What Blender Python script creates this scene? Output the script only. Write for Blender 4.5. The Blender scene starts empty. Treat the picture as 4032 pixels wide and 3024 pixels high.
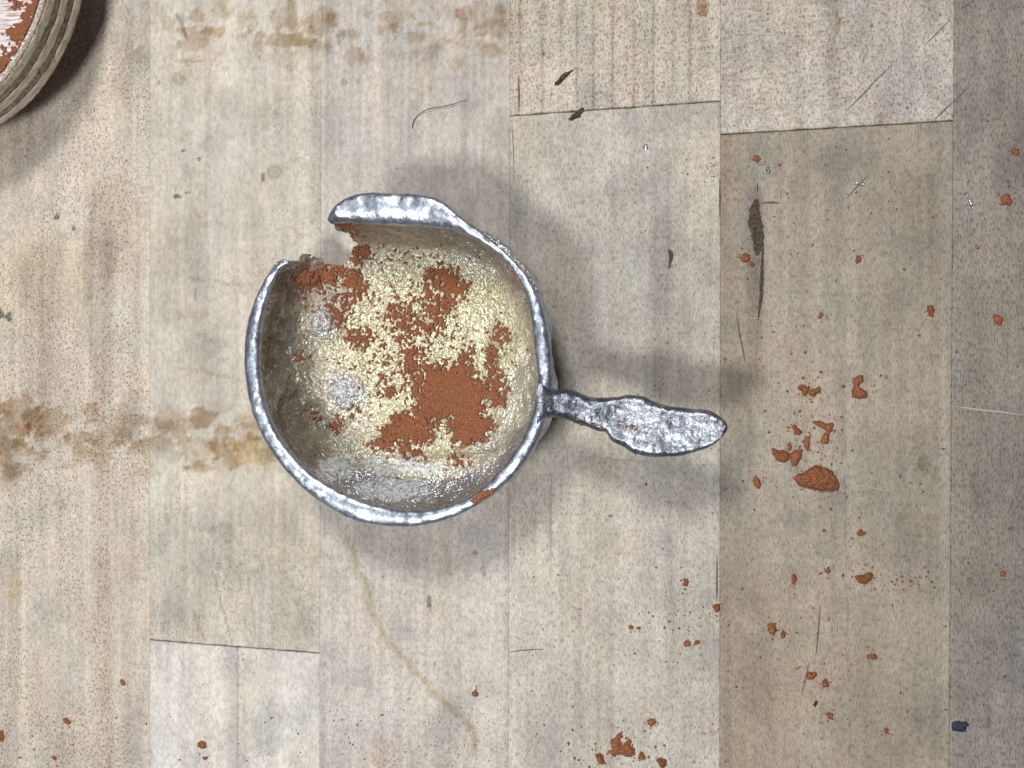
import bpy, math, random
import numpy as np
from mathutils import Vector, Matrix

random.seed(7)
RNG = np.random.default_rng(11)
scene = bpy.context.scene
COL = scene.collection
CM = 0.01                      # everything below is measured in centimetres

# ------------------------------------------------------------------ camera
TH = math.atan(3600.0 / 15157.0)      # the camera leans over the right side
F_PX = 3600.0
Z0 = 17.87
CAM = np.array([Z0 * math.sin(TH), 0.0, Z0 * math.cos(TH)])
R_AX = np.array([math.cos(TH), 0.0, -math.sin(TH)])
U_AX = np.array([0.0, 1.0, 0.0])
W_AX = np.array([-math.sin(TH), 0.0, -math.cos(TH)])
cd = bpy.data.cameras.new('camera')
cd.sensor_width = 36.0
cd.lens = 36.0 * F_PX / 4032.0
cd.clip_start = 0.005
cd.clip_end = 20.0
cam = bpy.data.objects.new('camera', cd)
COL.objects.link(cam)
m = Matrix(((R_AX[0], U_AX[0], -W_AX[0], CAM[0] * CM),
            (R_AX[1], U_AX[1], -W_AX[1], CAM[1] * CM),
            (R_AX[2], U_AX[2], -W_AX[2], CAM[2] * CM),
            (0, 0, 0, 1)))
cam.matrix_world = m
scene.camera = cam

# ------------------------------------------------------------------ world + lamps (indoor workshop)
w = bpy.data.worlds.new('World')
scene.world = w
w.use_nodes = True
bg = w.node_tree.nodes['Background']
bg.inputs[0].default_value = (0.86, 0.93, 1.0, 1)
bg.inputs[1].default_value = 0.09
scene.view_settings.view_transform = 'Standard'
scene.view_settings.look = 'None'
scene.view_settings.exposure = 0.0
scene.view_settings.gamma = 1.0

def lamp(name, loc, target, sx, sy, watts, col):
    ld = bpy.data.lights.new(name, 'AREA')
    ld.shape = 'RECTANGLE'
    ld.size = sx * CM
    ld.size_y = sy * CM
    ld.energy = watts
    ld.color = col
    o = bpy.data.objects.new(name, ld)
    COL.objects.link(o)
    o.location = Vector(loc) * CM
    d = Vector(target) - Vector(loc)
    o.rotation_euler = d.to_track_quat('-Z', 'Y').to_euler()
    return o
lamp('workshop_lamp', (0.5, 24.5, 43.0), (-3, 0, 1), 10, 7, 1.44, (1.0, 0.985, 0.965))
lamp('workshop_lamp', (-8.5, -17.5, 43.0), (-3, 0, 1), 10, 7, 1.40, (1.0, 0.985, 0.97))
lamp('ceiling_panel_lamp', (-26.0, 1.0, 64.0), (-4, 0, 1), 64, 62, 0.40, (0.92, 0.95, 1.0))

# ------------------------------------------------------------------ helpers
def G(px, py, z=0.0):
    """point of the plane at height z (cm) seen at photo pixel px, py"""
    px = np.asarray(px, float); py = np.asarray(py, float); z = np.asarray(z, float)
    a = (px - 2016.0) / F_PX; b = (1512.0 - py) / F_PX
    dx = W_AX[0] + R_AX[0] * a
    dy = U_AX[1] * b
    dz = W_AX[2] + R_AX[2] * a
    t = (z - CAM[2]) / dz
    return CAM[0] + dx * t, CAM[1] + dy * t

def P(x, y, z):
    """photo pixel of a point"""
    vx, vy, vz = x - CAM[0], y - CAM[1], z - CAM[2]
    dep = vx * W_AX[0] + vz * W_AX[2]
    return 2016.0 + F_PX * (vx * R_AX[0] + vz * R_AX[2]) / dep, 1512.0 - F_PX * vy / dep

def _h(ix, iy, s):
    n = (ix.astype(np.int64) * 374761393 + iy.astype(np.int64) * 668265263 + s * 974634777) & 0xFFFFFFFF
    n = ((n ^ (n >> 13)) * 1274126177) & 0xFFFFFFFF
    n = ((n ^ (n >> 16)) * 2246822519) & 0xFFFFFFFF
    return ((n ^ (n >> 15)) & 0xFFFFFF) / float(0xFFFFFF)

def vnoise(x, y, s=0):
    x = np.asarray(x, float); y = np.asarray(y, float)
    ix = np.floor(x); iy = np.floor(y)
    fx = x - ix; fy = y - iy
    fx = fx * fx * (3 - 2 * fx); fy = fy * fy * (3 - 2 * fy)
    a = _h(ix, iy, s); b = _h(ix + 1, iy, s); c = _h(ix, iy + 1, s); d = _h(ix + 1, iy + 1, s)
    return (a * (1 - fx) + b * fx) * (1 - fy) + (c * (1 - fx) + d * fx) * fy

def fbm(x, y, s=0, o=4):
    v = 0; a = 0.5; t = 0
    for k in range(o):
        v = v + a * vnoise(x * 2 ** k + 17.3 * k, y * 2 ** k - 9.1 * k, s + k * 31); t += a; a *= 0.5
    return v / t

def sstep(a, b, x):
    t = np.clip((x - a) / (b - a), 0, 1)
    return t * t * (3 - 2 * t)

def sdf(poly, x, y):
    """signed distance, positive inside"""
    poly = np.asarray(poly, float)
    d2 = np.full(x.shape, 1e18); ins = np.zeros(x.shape, bool)
    n = len(poly)
    for i in range(n):
        ax, ay = poly[i]; bx, by = poly[(i + 1) % n]
        ex, ey = bx - ax, by - ay
        wx, wy = x - ax, y - ay
        L = ex * ex + ey * ey + 1e-12
        t = np.clip((wx * ex + wy * ey) / L, 0, 1)
        d2 = np.minimum(d2, (wx - ex * t) ** 2 + (wy - ey * t) ** 2)
        c = ((ay <= y) & (by > y)) | ((by <= y) & (ay > y))
        with np.errstate(divide='ignore', invalid='ignore'):
            xi = ax + (y - ay) * ex / (ey if abs(ey) > 1e-9 else 1e-9)
        ins ^= c & (x < xi)
    d = np.sqrt(d2)
    return np.where(ins, d, -d)

def dline(pts, x, y):
    d2 = np.full(x.shape, 1e18)
    for (ax, ay), (bx, by) in zip(pts[:-1], pts[1:]):
        ex, ey = bx - ax, by - ay
        t = np.clip(((x - ax) * ex + (y - ay) * ey) / (ex * ex + ey * ey + 1e-12), 0, 1)
        d2 = np.minimum(d2, (x - ax - ex * t) ** 2 + (y - ay - ey * t) ** 2)
    return np.sqrt(d2)

def resample(pts, n, closed=False):
    pts = np.asarray(pts, float)
    if closed: pts = np.vstack([pts, pts[:1]])
    # smooth Catmull-Rom first
    q = []
    N = len(pts)
    for i in range(N - 1):
        p0 = pts[i - 1] if i > 0 else (pts[-2] if closed else pts[i])
        p1 = pts[i]; p2 = pts[i + 1]
        p3 = pts[i + 2] if i + 2 < N else (pts[1] if closed else pts[i + 1])
        for t in np.linspace(0, 1, 12, endpoint=False):
            q.append(0.5 * ((2 * p1) + (-p0 + p2) * t + (2 * p0 - 5 * p1 + 4 * p2 - p3) * t * t + (-p0 + 3 * p1 - 3 * p2 + p3) * t ** 3))
    q.append(pts[-1]); q = np.array(q)
    s = np.concatenate([[0], np.cumsum(np.linalg.norm(np.diff(q, axis=0), axis=1))])
    u = np.linspace(0, s[-1], n + (1 if closed else 0))
    out = np.stack([np.interp(u, s, q[:, k]) for k in range(q.shape[1])], 1)
    return out[:-1] if closed else out

def mesh_obj(name, V, Fc, mat, parent=None, smooth=True, attrs=None, origin=None):
    """V in cm world coordinates; origin = object location in cm (or inherited parent origin)"""
    V = np.asarray(V, float)
    po = np.array(parent['_o']) if parent is not None and '_o' in parent.keys() else np.zeros(3)
    o0 = np.array(origin, float) if origin is not None else po
    me = bpy.data.meshes.new(name)
    loc = ((V - o0) * CM).astype(np.float32)
    Fc = np.asarray(Fc)
    if Fc.ndim == 2:
        nf, k = Fc.shape
        me.vertices.add(len(loc)); me.vertices.foreach_set('co', loc.ravel())
        me.loops.add(nf * k); me.loops.foreach_set('vertex_index', Fc.astype(np.int32).ravel())
        me.polygons.add(nf)
        me.polygons.foreach_set('loop_start', np.arange(0, nf * k, k, dtype=np.int32))
        me.update(calc_edges=True)
        me.validate()
    else:
        me.from_pydata([tuple(v) for v in loc], [], [tuple(int(i) for i in f) for f in Fc])
    me.polygons.foreach_set('use_smooth', [smooth] * len(me.polygons))
    if attrs:
        for an, av in attrs.items():
            av = np.asarray(av, np.float32)
            if av.ndim == 2:
                a = me.attributes.new(an, 'FLOAT_COLOR', 'POINT')
                a.data.foreach_set('color', np.hstack([av, np.ones((len(av), 1), np.float32)]).ravel())
            else:
                a = me.attributes.new(an, 'FLOAT', 'POINT'); a.data.foreach_set('value', av)
    me.materials.append(mat)
    o = bpy.data.objects.new(name, me)
    COL.objects.link(o)
    if parent is not None:
        o.parent = parent
        o.location = Vector((o0 - po) * CM)
    else:
        o.location = Vector(o0 * CM)
    o['_o'] = [float(v) for v in o0]
    return o

def empty(name, origin):
    o = bpy.data.objects.new(name, None); COL.objects.link(o)
    o.empty_display_size = 0.01
    o.location = Vector(origin) * CM
    o['_o'] = [float(v) for v in origin]
    return o

def tag(o, label=None, cat=None, group=None, kind=None):
    if label: o['label'] = label
    if cat: o['category'] = cat
    if group: o['group'] = group
    if kind: o['kind'] = kind
    return o

def grid_faces(nu, nv, wrap_u=False):
    """vertices indexed i*nv + j"""
    I = np.arange(nu if wrap_u else nu - 1)[:, None]; J = np.arange(nv - 1)[None, :]
    I2 = (I + 1) % nu
    f = np.stack([I * nv + J, I2 * nv + J, I2 * nv + J + 1, I * nv + J + 1], -1)
    return f.reshape(-1, 4)

def S(r, g, b):
    f = lambda c: (c / 255 / 12.92) if c / 255 <= 0.04045 else ((c / 255 + 0.055) / 1.055) ** 2.4
    return np.array([f(r), f(g), f(b)])

# ------------------------------------------------------------------ materials
class NT:
    def __init__(s, name):
        s.m = bpy.data.materials.new(name); s.m.use_nodes = True
        s.t = s.m.node_tree; s.n = s.t.nodes
        s.b = s.n['Principled BSDF']
    def new(s, t, **kw):
        n = s.n.new(t)
        for k, v in kw.items(): setattr(n, k, v)
        return n
    def link(s, a, b): s.t.links.new(a, b)
    def put(s, sock, v):
        if hasattr(v, 'is_linked') or hasattr(v, 'links'): s.link(v, sock)
        else: sock.default_value = v
    def math(s, op, a, b=0.0, clamp=False):
        n = s.new('ShaderNodeMath', operation=op, use_clamp=clamp)
        s.put(n.inputs[0], a); s.put(n.inputs[1], b)
        return n.outputs[0]
    def mix(s, f, a, b, blend='MIX'):
        n = s.new('ShaderNodeMix', data_type='RGBA', blend_type=blend)
        s.put(n.inputs[0], f); s.put(n.inputs[6], a); s.put(n.inputs[7], b)
        return n.outputs[2]
    def mixf(s, f, a, b):
        n = s.new('ShaderNodeMix', data_type='FLOAT')
        s.put(n.inputs[0], f); s.put(n.inputs[2], a); s.put(n.inputs[3], b)
        return n.outputs[0]
    def pos(s, scale=(100, 100, 100), rot=(0, 0, 0)):
        g = s.new('ShaderNodeNewGeometry')
        mp = s.new('ShaderNodeMapping'); mp.inputs['Scale'].default_value = scale; mp.inputs['Rotation'].default_value = rot
        s.link(g.outputs['Position'], mp.inputs['Vector'])
        return mp.outputs[0]
    def noise(s, vec, scale, detail=2.0, rough=0.5, dist=0.0):
        n = s.new('ShaderNodeTexNoise'); n.inputs['Scale'].default_value = scale
        n.inputs['Detail'].default_value = detail; n.inputs['Roughness'].default_value = rough
        n.inputs['Distortion'].default_value = dist
        s.link(vec, n.inputs['Vector'])
        return n.outputs['Fac']
    def voro(s, vec, scale, feat='F1', out='Distance', rnd=1.0):
        n = s.new('ShaderNodeTexVoronoi', feature=feat); n.inputs['Scale'].default_value = scale
        n.inputs['Randomness'].default_value = rnd
        s.link(vec, n.inputs['Vector'])
        return n.outputs[out]
    def ramp(s, v, a, b, lo=0.0, hi=1.0):
        n = s.new('ShaderNodeMapRange', interpolation_type='SMOOTHSTEP')
        s.put(n.inputs[0], v); n.inputs[1].default_value = a; n.inputs[2].default_value = b
        n.inputs[3].default_value = lo; n.inputs[4].default_value = hi
        return n.outputs[0]
    def attr(s, name, out='Fac', typ='GEOMETRY'):
        n = s.new('ShaderNodeAttribute', attribute_name=name, attribute_type=typ)
        return n.outputs[out]
    def bump(s, h, strength, dist, prev=None):
        n = s.new('ShaderNodeBump'); n.inputs['Strength'].default_value = strength
        n.inputs['Distance'].default_value = dist
        s.link(h, n.inputs['Height'])
        if prev is not None: s.link(prev, n.inputs['Normal'])
        return n.outputs[0]
    def setp(s, **kw):
        for k, v in kw.items():
            s.put(s.b.inputs[k.replace('_', ' ')], v)

def rgba(c): return (float(c[0]), float(c[1]), float(c[2]), 1.0)

# --- worn butcher-block wood: macro colour comes from the plank, pores and flecks from nodes
wd = NT('worn_maple')
p = wd.pos()
tone = wd.attr('tone', 'Color')
por = wd.attr('pore'); flk = wd.attr('fleck'); saw = wd.attr('saw'); dst = wd.attr('dust')
pv = wd.pos((100 * 46, 100 * 11, 100))
n1 = wd.noise(pv, 1.0, 1.0, 0.5)
pores = wd.ramp(n1, 0.55, 0.66)
pv2 = wd.pos((100 * 25, 100 * 17, 100))
n2 = wd.noise(pv2, 1.0, 1.0, 0.5, 0.4)
flecks = wd.ramp(n2, 0.54, 0.66)
pv3 = wd.pos((100 * 3.0, 100 * 36, 100))
n3 = wd.noise(pv3, 1.0, 2.0, 0.55)
sawl = wd.ramp(n3, 0.46, 0.64)
fib = wd.noise(wd.pos((100 * 60, 100 * 3.0, 100)), 1.0, 3.0, 0.6)
c = wd.mix(wd.math('MULTIPLY', wd.math('SUBTRACT', fib, 0.42), 0.9, True), tone, (0.60, 0.56, 0.50, 1), 'MULTIPLY')
c = wd.mix(wd.math('MULTIPLY', pores, por, True), c, (0.64, 0.61, 0.58, 1), 'MULTIPLY')
c = wd.mix(wd.math('MULTIPLY', flecks, flk, True), c, (0.62, 0.51, 0.42, 1), 'MULTIPLY')
c = wd.mix(wd.math('MULTIPLY', wd.math('MULTIPLY', sawl, saw), 0.7, True), c, (1.22, 1.22, 1.24, 1), 'MULTIPLY')
# red moulding dust caught in the pores
v1 = wd.noise(wd.pos((100 * 15, 100 * 11, 100)), 1.0, 3.0, 0.6)
spk = wd.math('GREATER_THAN', wd.math('ADD', v1, wd.math('MULTIPLY', dst, 0.15)), 0.745)
c = wd.mix(wd.math('MULTIPLY', spk, 0.72), c, rgba(S(128, 74, 50)))
gr = wd.noise(p, 45, 2.0, 0.6)
c = wd.mix(wd.ramp(gr, 0.35, 0.72, 0.0, 0.45), c, (0.66, 0.63, 0.60, 1), 'MULTIPLY')
mt_ = wd.noise(wd.pos((100 * 11, 100 * 7, 100)), 1.0, 4.0, 0.65)
c = wd.mix(wd.ramp(mt_, 0.42, 0.66, 0.0, 0.55), c, (0.68, 0.64, 0.60, 1), 'MULTIPLY')
c = wd.mix(wd.ramp(mt_, 0.46, 0.30, 0.0, 0.5), c, (1.14, 1.14, 1.15, 1), 'MULTIPLY')
nb = wd.bump(wd.math('SUBTRACT', fib, wd.math('MULTIPLY', pores, wd.math('MULTIPLY', por, 1.2))), 0.35, 0.00012)
nb = wd.bump(wd.math('MULTIPLY', sawl, saw), 0.4, 0.00012, nb)
wd.setp(Base_Color=c, Roughness=wd.ramp(gr, 0.2, 0.8, 0.50, 0.68), Normal=nb)
wd.b.inputs['Specular IOR Level'].default_value = 0.32
M_WOOD = wd.m

g_ = NT('dark_glue'); g_.setp(Base_Color=rgba(S(70, 58, 48)), Roughness=0.8)
gn = g_.noise(g_.pos(), 6, 3); g_.setp(Base_Color=g_.mix(gn, rgba(S(58, 48, 40)), rgba(S(110, 88, 68))))
M_GLUE = g_.m

def flat_mat(name, c1, c2, rough=0.6, metallic=0.0, scale=30, bump=0.4, spec=0.3):
    t = NT(name); pp = t.pos()
    n = t.noise(pp, scale, 4, 0.6)
    t.setp(Base_Color=t.mix(t.ramp(n, 0.3, 0.7), rgba(c1), rgba(c2)), Roughness=rough, Metallic=metallic,
           Normal=t.bump(t.noise(pp, scale * 1.6, 3, 0.6), bump, 0.0003))
    t.b.inputs['Specular IOR Level'].default_value = spec
    return t.m

M_CHAR = flat_mat('charred_wood', S(40, 36, 36), S(92, 76, 62), 0.7, scale=16)
M_PENCIL = flat_mat('dark_scratch', S(84, 78, 76), S(112, 104, 98), 0.7)
M_PALE = flat_mat('pale_scratch', S(182, 176, 166), S(166, 159, 148), 0.6)
M_CRACK = flat_mat('brown_crack', S(96, 72, 56), S(126, 98, 78), 0.8)
M_THREAD = flat_mat('thread', S(66, 62, 88), S(92, 86, 106), 0.8)
M_BLUE = flat_mat('blue_chip', S(34, 40, 58), S(52, 58, 76), 0.6)

# --- red moulding sand
sd = NT('red_sand'); pp = sd.pos()
a1 = sd.noise(pp, 38, 3, 0.7); a2 = sd.noise(pp, 6, 3, 0.6); a3 = sd.voro(pp, 46)
c = sd.mix(sd.ramp(a1, 0.3, 0.72), rgba(S(112, 66, 44)), rgba(S(206, 142, 106)))
c = sd.mix(sd.ramp(a2, 0.35, 0.7, 0, 0.5), c, rgba(S(172, 110, 76)))
oi = sd.new('ShaderNodeObjectInfo')
c = sd.mix(sd.ramp(oi.outputs['Random'], 0.0, 1.0, 0.0, 0.45), c, (0.66, 0.62, 0.60, 1), 'MULTIPLY')
nb = sd.bump(sd.math('ADD', a1, sd.math('MULTIPLY', a3, 0.6)), 0.9, 0.0004)
sd.setp(Base_Color=c, Roughness=0.92, Normal=nb)
sd.b.inputs['Specular IOR Level'].default_value = 0.15
M_SAND = sd.m

# --- cast metal of rim and handle
def cast_metal(name, pit, rough, tint, bs=0.5, bd=0.0008, tarn=0.2):
    t = NT(name); pp = t.pos()
    n1 = t.noise(pp, 5, 4, 0.6, 0.4); n2 = t.noise(pp, 22, 3, 0.6); v = t.voro(pp, 9)
    sp = t.noise(pp, 60, 2, 0.6)
    c = t.mix(t.ramp(n1, 0.32, 0.68), rgba(tint * 0.62), rgba(tint * 1.08))
    n2b = t.noise(pp, 13, 4, 0.65)
    c = t.mix(t.ramp(n2b, 0.47, 0.62, 0, min(0.85, 0.62 * pit)), c, rgba(tint * np.array([0.36, 0.36, 0.38])))
    c = t.mix(t.ramp(t.noise(pp, 2.6, 4, 0.6, 0.8), 0.44, 0.62, 0, tarn), c, rgba(tint * np.array([0.36, 0.37, 0.40])))
    c = t.mix(t.attr('painted_dark'), c, rgba(tint * np.array([0.30, 0.31, 0.34])))  # painted darkening of the handle neck and tip
    wearing = t.ramp(t.noise(pp, 2.2, 3, 0.6), 0.60, 0.72, 0, 0.30 * max(0, pit - 0.5))
    c = t.mix(wearing, c, rgba(S(140, 96, 72)))
    h = t.math('ADD', t.math('MULTIPLY', n1, 1.0), t.math('MULTIPLY', n2, 0.12 * pit))
    h = t.math('ADD', h, t.math('MULTIPLY', v, 0.35 * pit))
    nb = t.bump(h, bs, bd)
    nb = t.bump(t.math('ADD', sp, t.math('MULTIPLY', n2b, 2.0)), 0.10 * pit, 0.0004, nb)
    t.setp(Base_Color=c, Metallic=0.93, Roughness=t.ramp(n2, 0.3, 0.7, rough - 0.08, rough + 0.10), Normal=nb)
    return t.m
M_RIM = cast_metal('cast_tin_rim', 0.35, 0.35, np.array([0.58, 0.635, 0.74]), 0.15, 0.0009)
M_HANDLE = cast_metal('cast_tin_handle', 1.0, 0.36, np.array([0.36, 0.385, 0.43]), 0.22, 0.0011, 0.7)

# --- inside of the bowl: golden oxide film on the floor, brown dust film on the walls
bw = NT('cast_bowl_metal'); pp = bw.pos()
gold = bw.attr('gold'); film = bw.attr('film'); foil = bw.attr('foil')
n1 = bw.noise(pp, 15, 3, 0.6); n2 = bw.noise(pp, 34, 2, 0.6); n3 = bw.noise(pp, 2.5, 3, 0.6); v = bw.voro(pp, 17)
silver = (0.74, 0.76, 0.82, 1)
c = bw.mix(bw.ramp(n3, 0.3, 0.7), silver, (0.60, 0.62, 0.68, 1))
c = bw.mix(gold, c, bw.mix(bw.ramp(n1, 0.35, 0.65), (0.64, 0.59, 0.38, 1), (0.92, 0.88, 0.63, 1)))
fm = bw.math('MULTIPLY', film, bw.ramp(n1, 0.30, 0.52, 0.55, 1.0), True)
c = bw.mix(fm, c, bw.mix(n3, rgba(S(110, 100, 85)), rgba(S(150, 138, 118))))
sand_dust = bw.attr('sanddust')
c = bw.mix(sand_dust, c, bw.mix(n2, rgba(S(106, 64, 46)), rgba(S(164, 108, 82))))
met = bw.math('SUBTRACT', bw.math('SUBTRACT', 0.95, bw.math('MULTIPLY', bw.attr('foil'), 0.72)), bw.math('ADD', bw.math('MULTIPLY', fm, 0.62), bw.math('ADD', bw.math('MULTIPLY', gold, 0.48), bw.math('MULTIPLY', sand_dust, 0.9))), True)
foil = bw.attr('foil')
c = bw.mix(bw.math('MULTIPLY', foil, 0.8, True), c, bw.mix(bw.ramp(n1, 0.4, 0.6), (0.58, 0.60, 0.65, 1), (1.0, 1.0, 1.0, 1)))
ro = bw.mixf(film, 0.27, 0.24)
ro = bw.mixf(sand_dust, ro, 0.9)
h = bw.math('ADD', bw.math('MULTIPLY', n1, 0.55), bw.math('MULTIPLY', bw.math('POWER', v, 2.0), -1.6))
h = bw.math('MULTIPLY', h, bw.math('SUBTRACT', 1.0, bw.math('MULTIPLY', film, 0.72)))
nb = bw.bump(h, 0.42, 0.0007)
nb = bw.bump(bw.math('MULTIPLY', n2, bw.math('SUBTRACT', 1.0, bw.math('MULTIPLY', film, 0.8))), 0.35, 0.0004, nb)
nl = bw.noise(pp, 6.5, 2, 0.5, 0.6)
nb = bw.bump(nl, 0.5, 0.0016, nb)
nb = bw.bump(bw.math('MULTIPLY', bw.noise(pp, 11, 2, 0.6, 0.8), bw.attr('foil')), 0.65, 0.0020, nb)
nc = bw.bump(bw.math('ADD', nl, bw.math('MULTIPLY', n1, 0.5)), 0.55, 0.0014)
bw.setp(Coat_Weight=bw.math('MULTIPLY', bw.math('SUBTRACT', 1.0, sand_dust, True), 0.75), Coat_Roughness=0.13, Coat_Normal=nc)
bw.setp(Base_Color=c, Metallic=met, Roughness=ro, Normal=nb)
M_BOWL = bw.m

# ------------------------------------------------------------------ the bench top
BX = {-1: (-24, -22), 0: (590, 588), 1: (1266, 1258), 2: (2008, 2002), 3: (2838, 2834), 4: (3757, 3737)}
def bline(k):
    """strip boundary k as two ground points"""
    a, b = BX[k]
    x0, y0 = G(a, 0); x1, y1 = G(b, 3024)
    return (float(x0), float(y0)), (float(x1), float(y1))
def bx_at(k, y):
    if k in BX:
        (x0, y0), (x1, y1) = bline(k)
        return x0 + (x1 - x0) * (y - y0) / (y1 - y0)
    if k > 4: return bx_at(4, y) + 4.0 * (k - 4)
    return bx_at(-1, y) + 4.0 * (k + 1)

bench = mesh_obj('workbench_top', *(lambda x0, x1, y0, y1, z0, z1: (
    np.array([(x0, y0, z0), (x1, y0, z0), (x1, y1, z0), (x0, y1, z0), (x0, y0, z1), (x1, y0, z1), (x1, y1, z1), (x0, y1, z1)]),
    np.array([(3, 2, 1, 0), (4, 5, 6, 7), (0, 1, 5, 4), (1, 2, 6, 5), (2, 3, 7, 6), (3, 0, 4, 7)])))(
    -22.4, 17.4, -15.5, 15.5, -3.8, -0.10), M_GLUE, smooth=False)
tag(bench, kind='structure')

YT, YB = 15.5, -15.5

# stains: (px, py, rx, ry, colour multiplier, amount)
BR = np.array([0.66, 0.54, 0.40]); YL = np.array([0.86, 0.76, 0.52]); GY = np.array([0.62, 0.63, 0.65]); DK = np.array([0.17, 0.17, 0.19]); RD = np.array([0.66, 0.42, 0.33])
STAINS = []
def st(*a): STAINS.append(a)
for x, y, rx, ry, a in [(60, 1660, 90, 90, .8), (180, 1660, 80, 60, .75), (15, 1800, 45, 110, .7), (350, 1640, 32, 42, .7), (300, 1725, 60, 24, .8), (430, 1730, 120, 34, .55),
    (640, 1685, 42, 36, .65), (800, 1650, 60, 40, .75), (770, 1780, 70, 60, .45), (800, 1845, 60, 22, .6), (870, 1730, 36, 80, .6), (960, 1690, 70, 40, .55), (60, 1850, 45, 28, .7),
    (100, 1780, 40, 14, .7), (240, 1735, 26, 26, .5), (480, 1640, 20, 60, .5), (590, 1850, 40, 26, .4), (910, 1810, 40, 40, .5), (1020, 1760, 70, 40, .3)]:
    st(x, y, rx, ry, BR, a)
for x, y, rx, ry, a in [(1010, 1780, 90, 50, .8), (960, 1640, 40, 30, .4), (60, 2310, 30, 60, .5), (20, 1900, 30, 60, .5), (900, 1780, 60, 60, .5)]: st(x, y, rx, ry, YL, a)
for x, y, rx, ry, a in [(660, 90, 26, 36, .55), (775, 62, 30, 24, .6), (835, 128, 44, 18, .75), (862, 30, 28, 40, .45), (960, 78, 30, 28, .7), (1020, 160, 18, 50, .75), (1075, 60, 18, 26, .7),
    (1150, 70, 18, 60, .7), (1140, 160, 90, 24, .8), (1250, 95, 66, 44, .8), (1310, 80, 22, 40, .7), (1285, 200, 16, 30, .5), (1390, 220, 34, 40, .55), (1440, 240, 20, 24, .4), (1545, 100, 20, 44, .6), (1640, 145, 40, 20, .7),
    (1820, 90, 16, 60, .7), (1900, 60, 36, 60, .6), (1960, 80, 30, 60, .55), (1930, 205, 44, 28, .6), (1795, 250, 26, 24, .5), (1720, 190, 14, 24, .5), (1142, 262, 22, 22, .6),
    (704, 180, 11, 16, .8), (745, 240, 60, 7, .7), (700, 308, 22, 20, .65), (625, 330, 10, 12, .8), (545, 220, 30, 50, .45), (1060, 460, 40, 40, .25), (1080, 685, 30, 30, .5), (2030, 110, 60, 60, .4), (2080, 30, 90, 40, .3), (2420, 40, 60, 20, .25)]:
    st(x, y, rx, ry, BR, a)
for x, y, rx, ry, a in [(1345, 148, 20, 26, .95), (790, 1350, 70, 50, .35), (845, 1340, 18, 12, .4), (340, 1150, 30, 60, .35), (820, 880, 40, 14, .35), (640, 2470, 12, 24, .75), (1660, 145, 10, 8, .3),
    (905, 2180, 90, 130, .2), (890, 2100, 60, 50, .25), (860, 2230, 14, 24, .6), (905, 2220, 8, 12, .5), (780, 2040, 90, 60, .2), (2400, 740, 16, 30, .4), (1160, 2990, 30, 30, .4), (1060, 2920, 16, 12, .35),
    (980, 2610, 16, 14, .35), (3365, 160, 40, 30, .4), (3670, 1410, 34, 22, .45), (3650, 1590, 12, 16, .5), (970, 2640, 12, 16, .3), (240, 930, 26, 14, .3), (130, 980, 30, 26, .3), (1740, 690, 60, 30, .25), (1960, 720, 16, 20, .3)]:
    st(x, y, rx, ry, GY, a)
for x, y, rx, ry, a in [(225, 855, 10, 11, 1), (290, 897, 9, 10, 1), (34, 1248, 15, 20, 1), (4, 1236, 14, 20, 1), (698, 774, 18, 9, .9), (742, 760, 12, 6, .7), (770, 1158, 6, 20, .6), (785, 624, 8, 9, .95), (722, 590, 9, 5, .9),
    (1034, 700, 8, 22, .75), (1240, 158, 9, 8, .6), (1223, 108, 4, 4, .8), (1564, 665, 4, 8, .7), (1356, 322, 12, 18, .4), (1410, 318, 10, 6, .3), (1870, 2175, 8, 12, .75), (1905, 2240, 12, 26, .4), (1688, 2368, 10, 22, .8), (1694, 2400, 6, 12, .7), (1711, 2616, 8, 10, .8),
    (960, 2598, 5, 6, .8), (1058, 2972, 6, 6, .8), (2178, 1207, 5, 5, .95), (2504, 724, 5, 5, .9), (2510, 740, 5, 5, .95), (2404, 2029, 6, 6, .95), (2167, 1985, 4, 4, .6), (127, 1762, 5, 5, .9), (100, 1640, 14, 12, .4), (1608, 2750, 4, 4, .8), (2735, 2998, 5, 9, .8), (3293, 1110, 4, 5, .8), (3618, 1196, 6, 5, .7), (3816, 712, 7, 6, .7),
    (1508, 2267, 4, 4, .7), (735, 2005, 4, 10, .4), (1430, 2230, 5, 9, .4), (2710, 1180, 3, 3, .6)]:
    st(x, y, rx, ry, DK, a)
for x, y, rx, ry, a in [(3298, 90, 10, 48, .75), (2766, 36, 22, 30, .85), (2700, 50, 8, 24, .5), (100, 1700, 26, 34, .5), (150, 1700, 16, 12, .6), (1253, 2660, 10, 40, .4), (1730, 3000, 34, 30, .35), (1500, 2950, 60, 60, .25), (3470, 465, 10, 20, .6), (3890, 2820, 12, 50, .5), (3870, 2850, 20, 20, .2), (3740, 2700, 14, 10, .5), (2810, 2880, 24, 14, .4)]:
    st(x, y, rx, ry, RD, a)
for x, y, rx, ry, a in [(1800, 55, 8, 20, .8), (2142, 212, 9, 9, .9), (2466, 212, 8, 9, .8), (1694, 348, 7, 14, .5)]:
    st(x, y, rx, ry, np.array([0.85, 0.32, 0.42]), a)
for x, y, rx, ry, a in [(3640, 1840, 24, 40, .8), (3680, 1880, 14, 40, .4), (3830, 1890, 10, 40, .5), (3620, 2080, 30, 40, .3), (3540, 2060, 20, 40, .4), (3700, 620, 12, 40, .5)]:
    st(x, y, rx, ry, np.array([0.62, 0.56, 0.40]), a)
for x, y, rx, ry, a in [(3260, 2480, 50, 50, .5), (2850, 2300, 30, 30, .2), (880, 1560, 150, 70, .25), (1000, 260, 100, 60, .2), (900, 2780, 40, 240, .35)]:
    st(x, y, rx, ry, np.array([1.12, 1.13, 1.15]), a)
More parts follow.
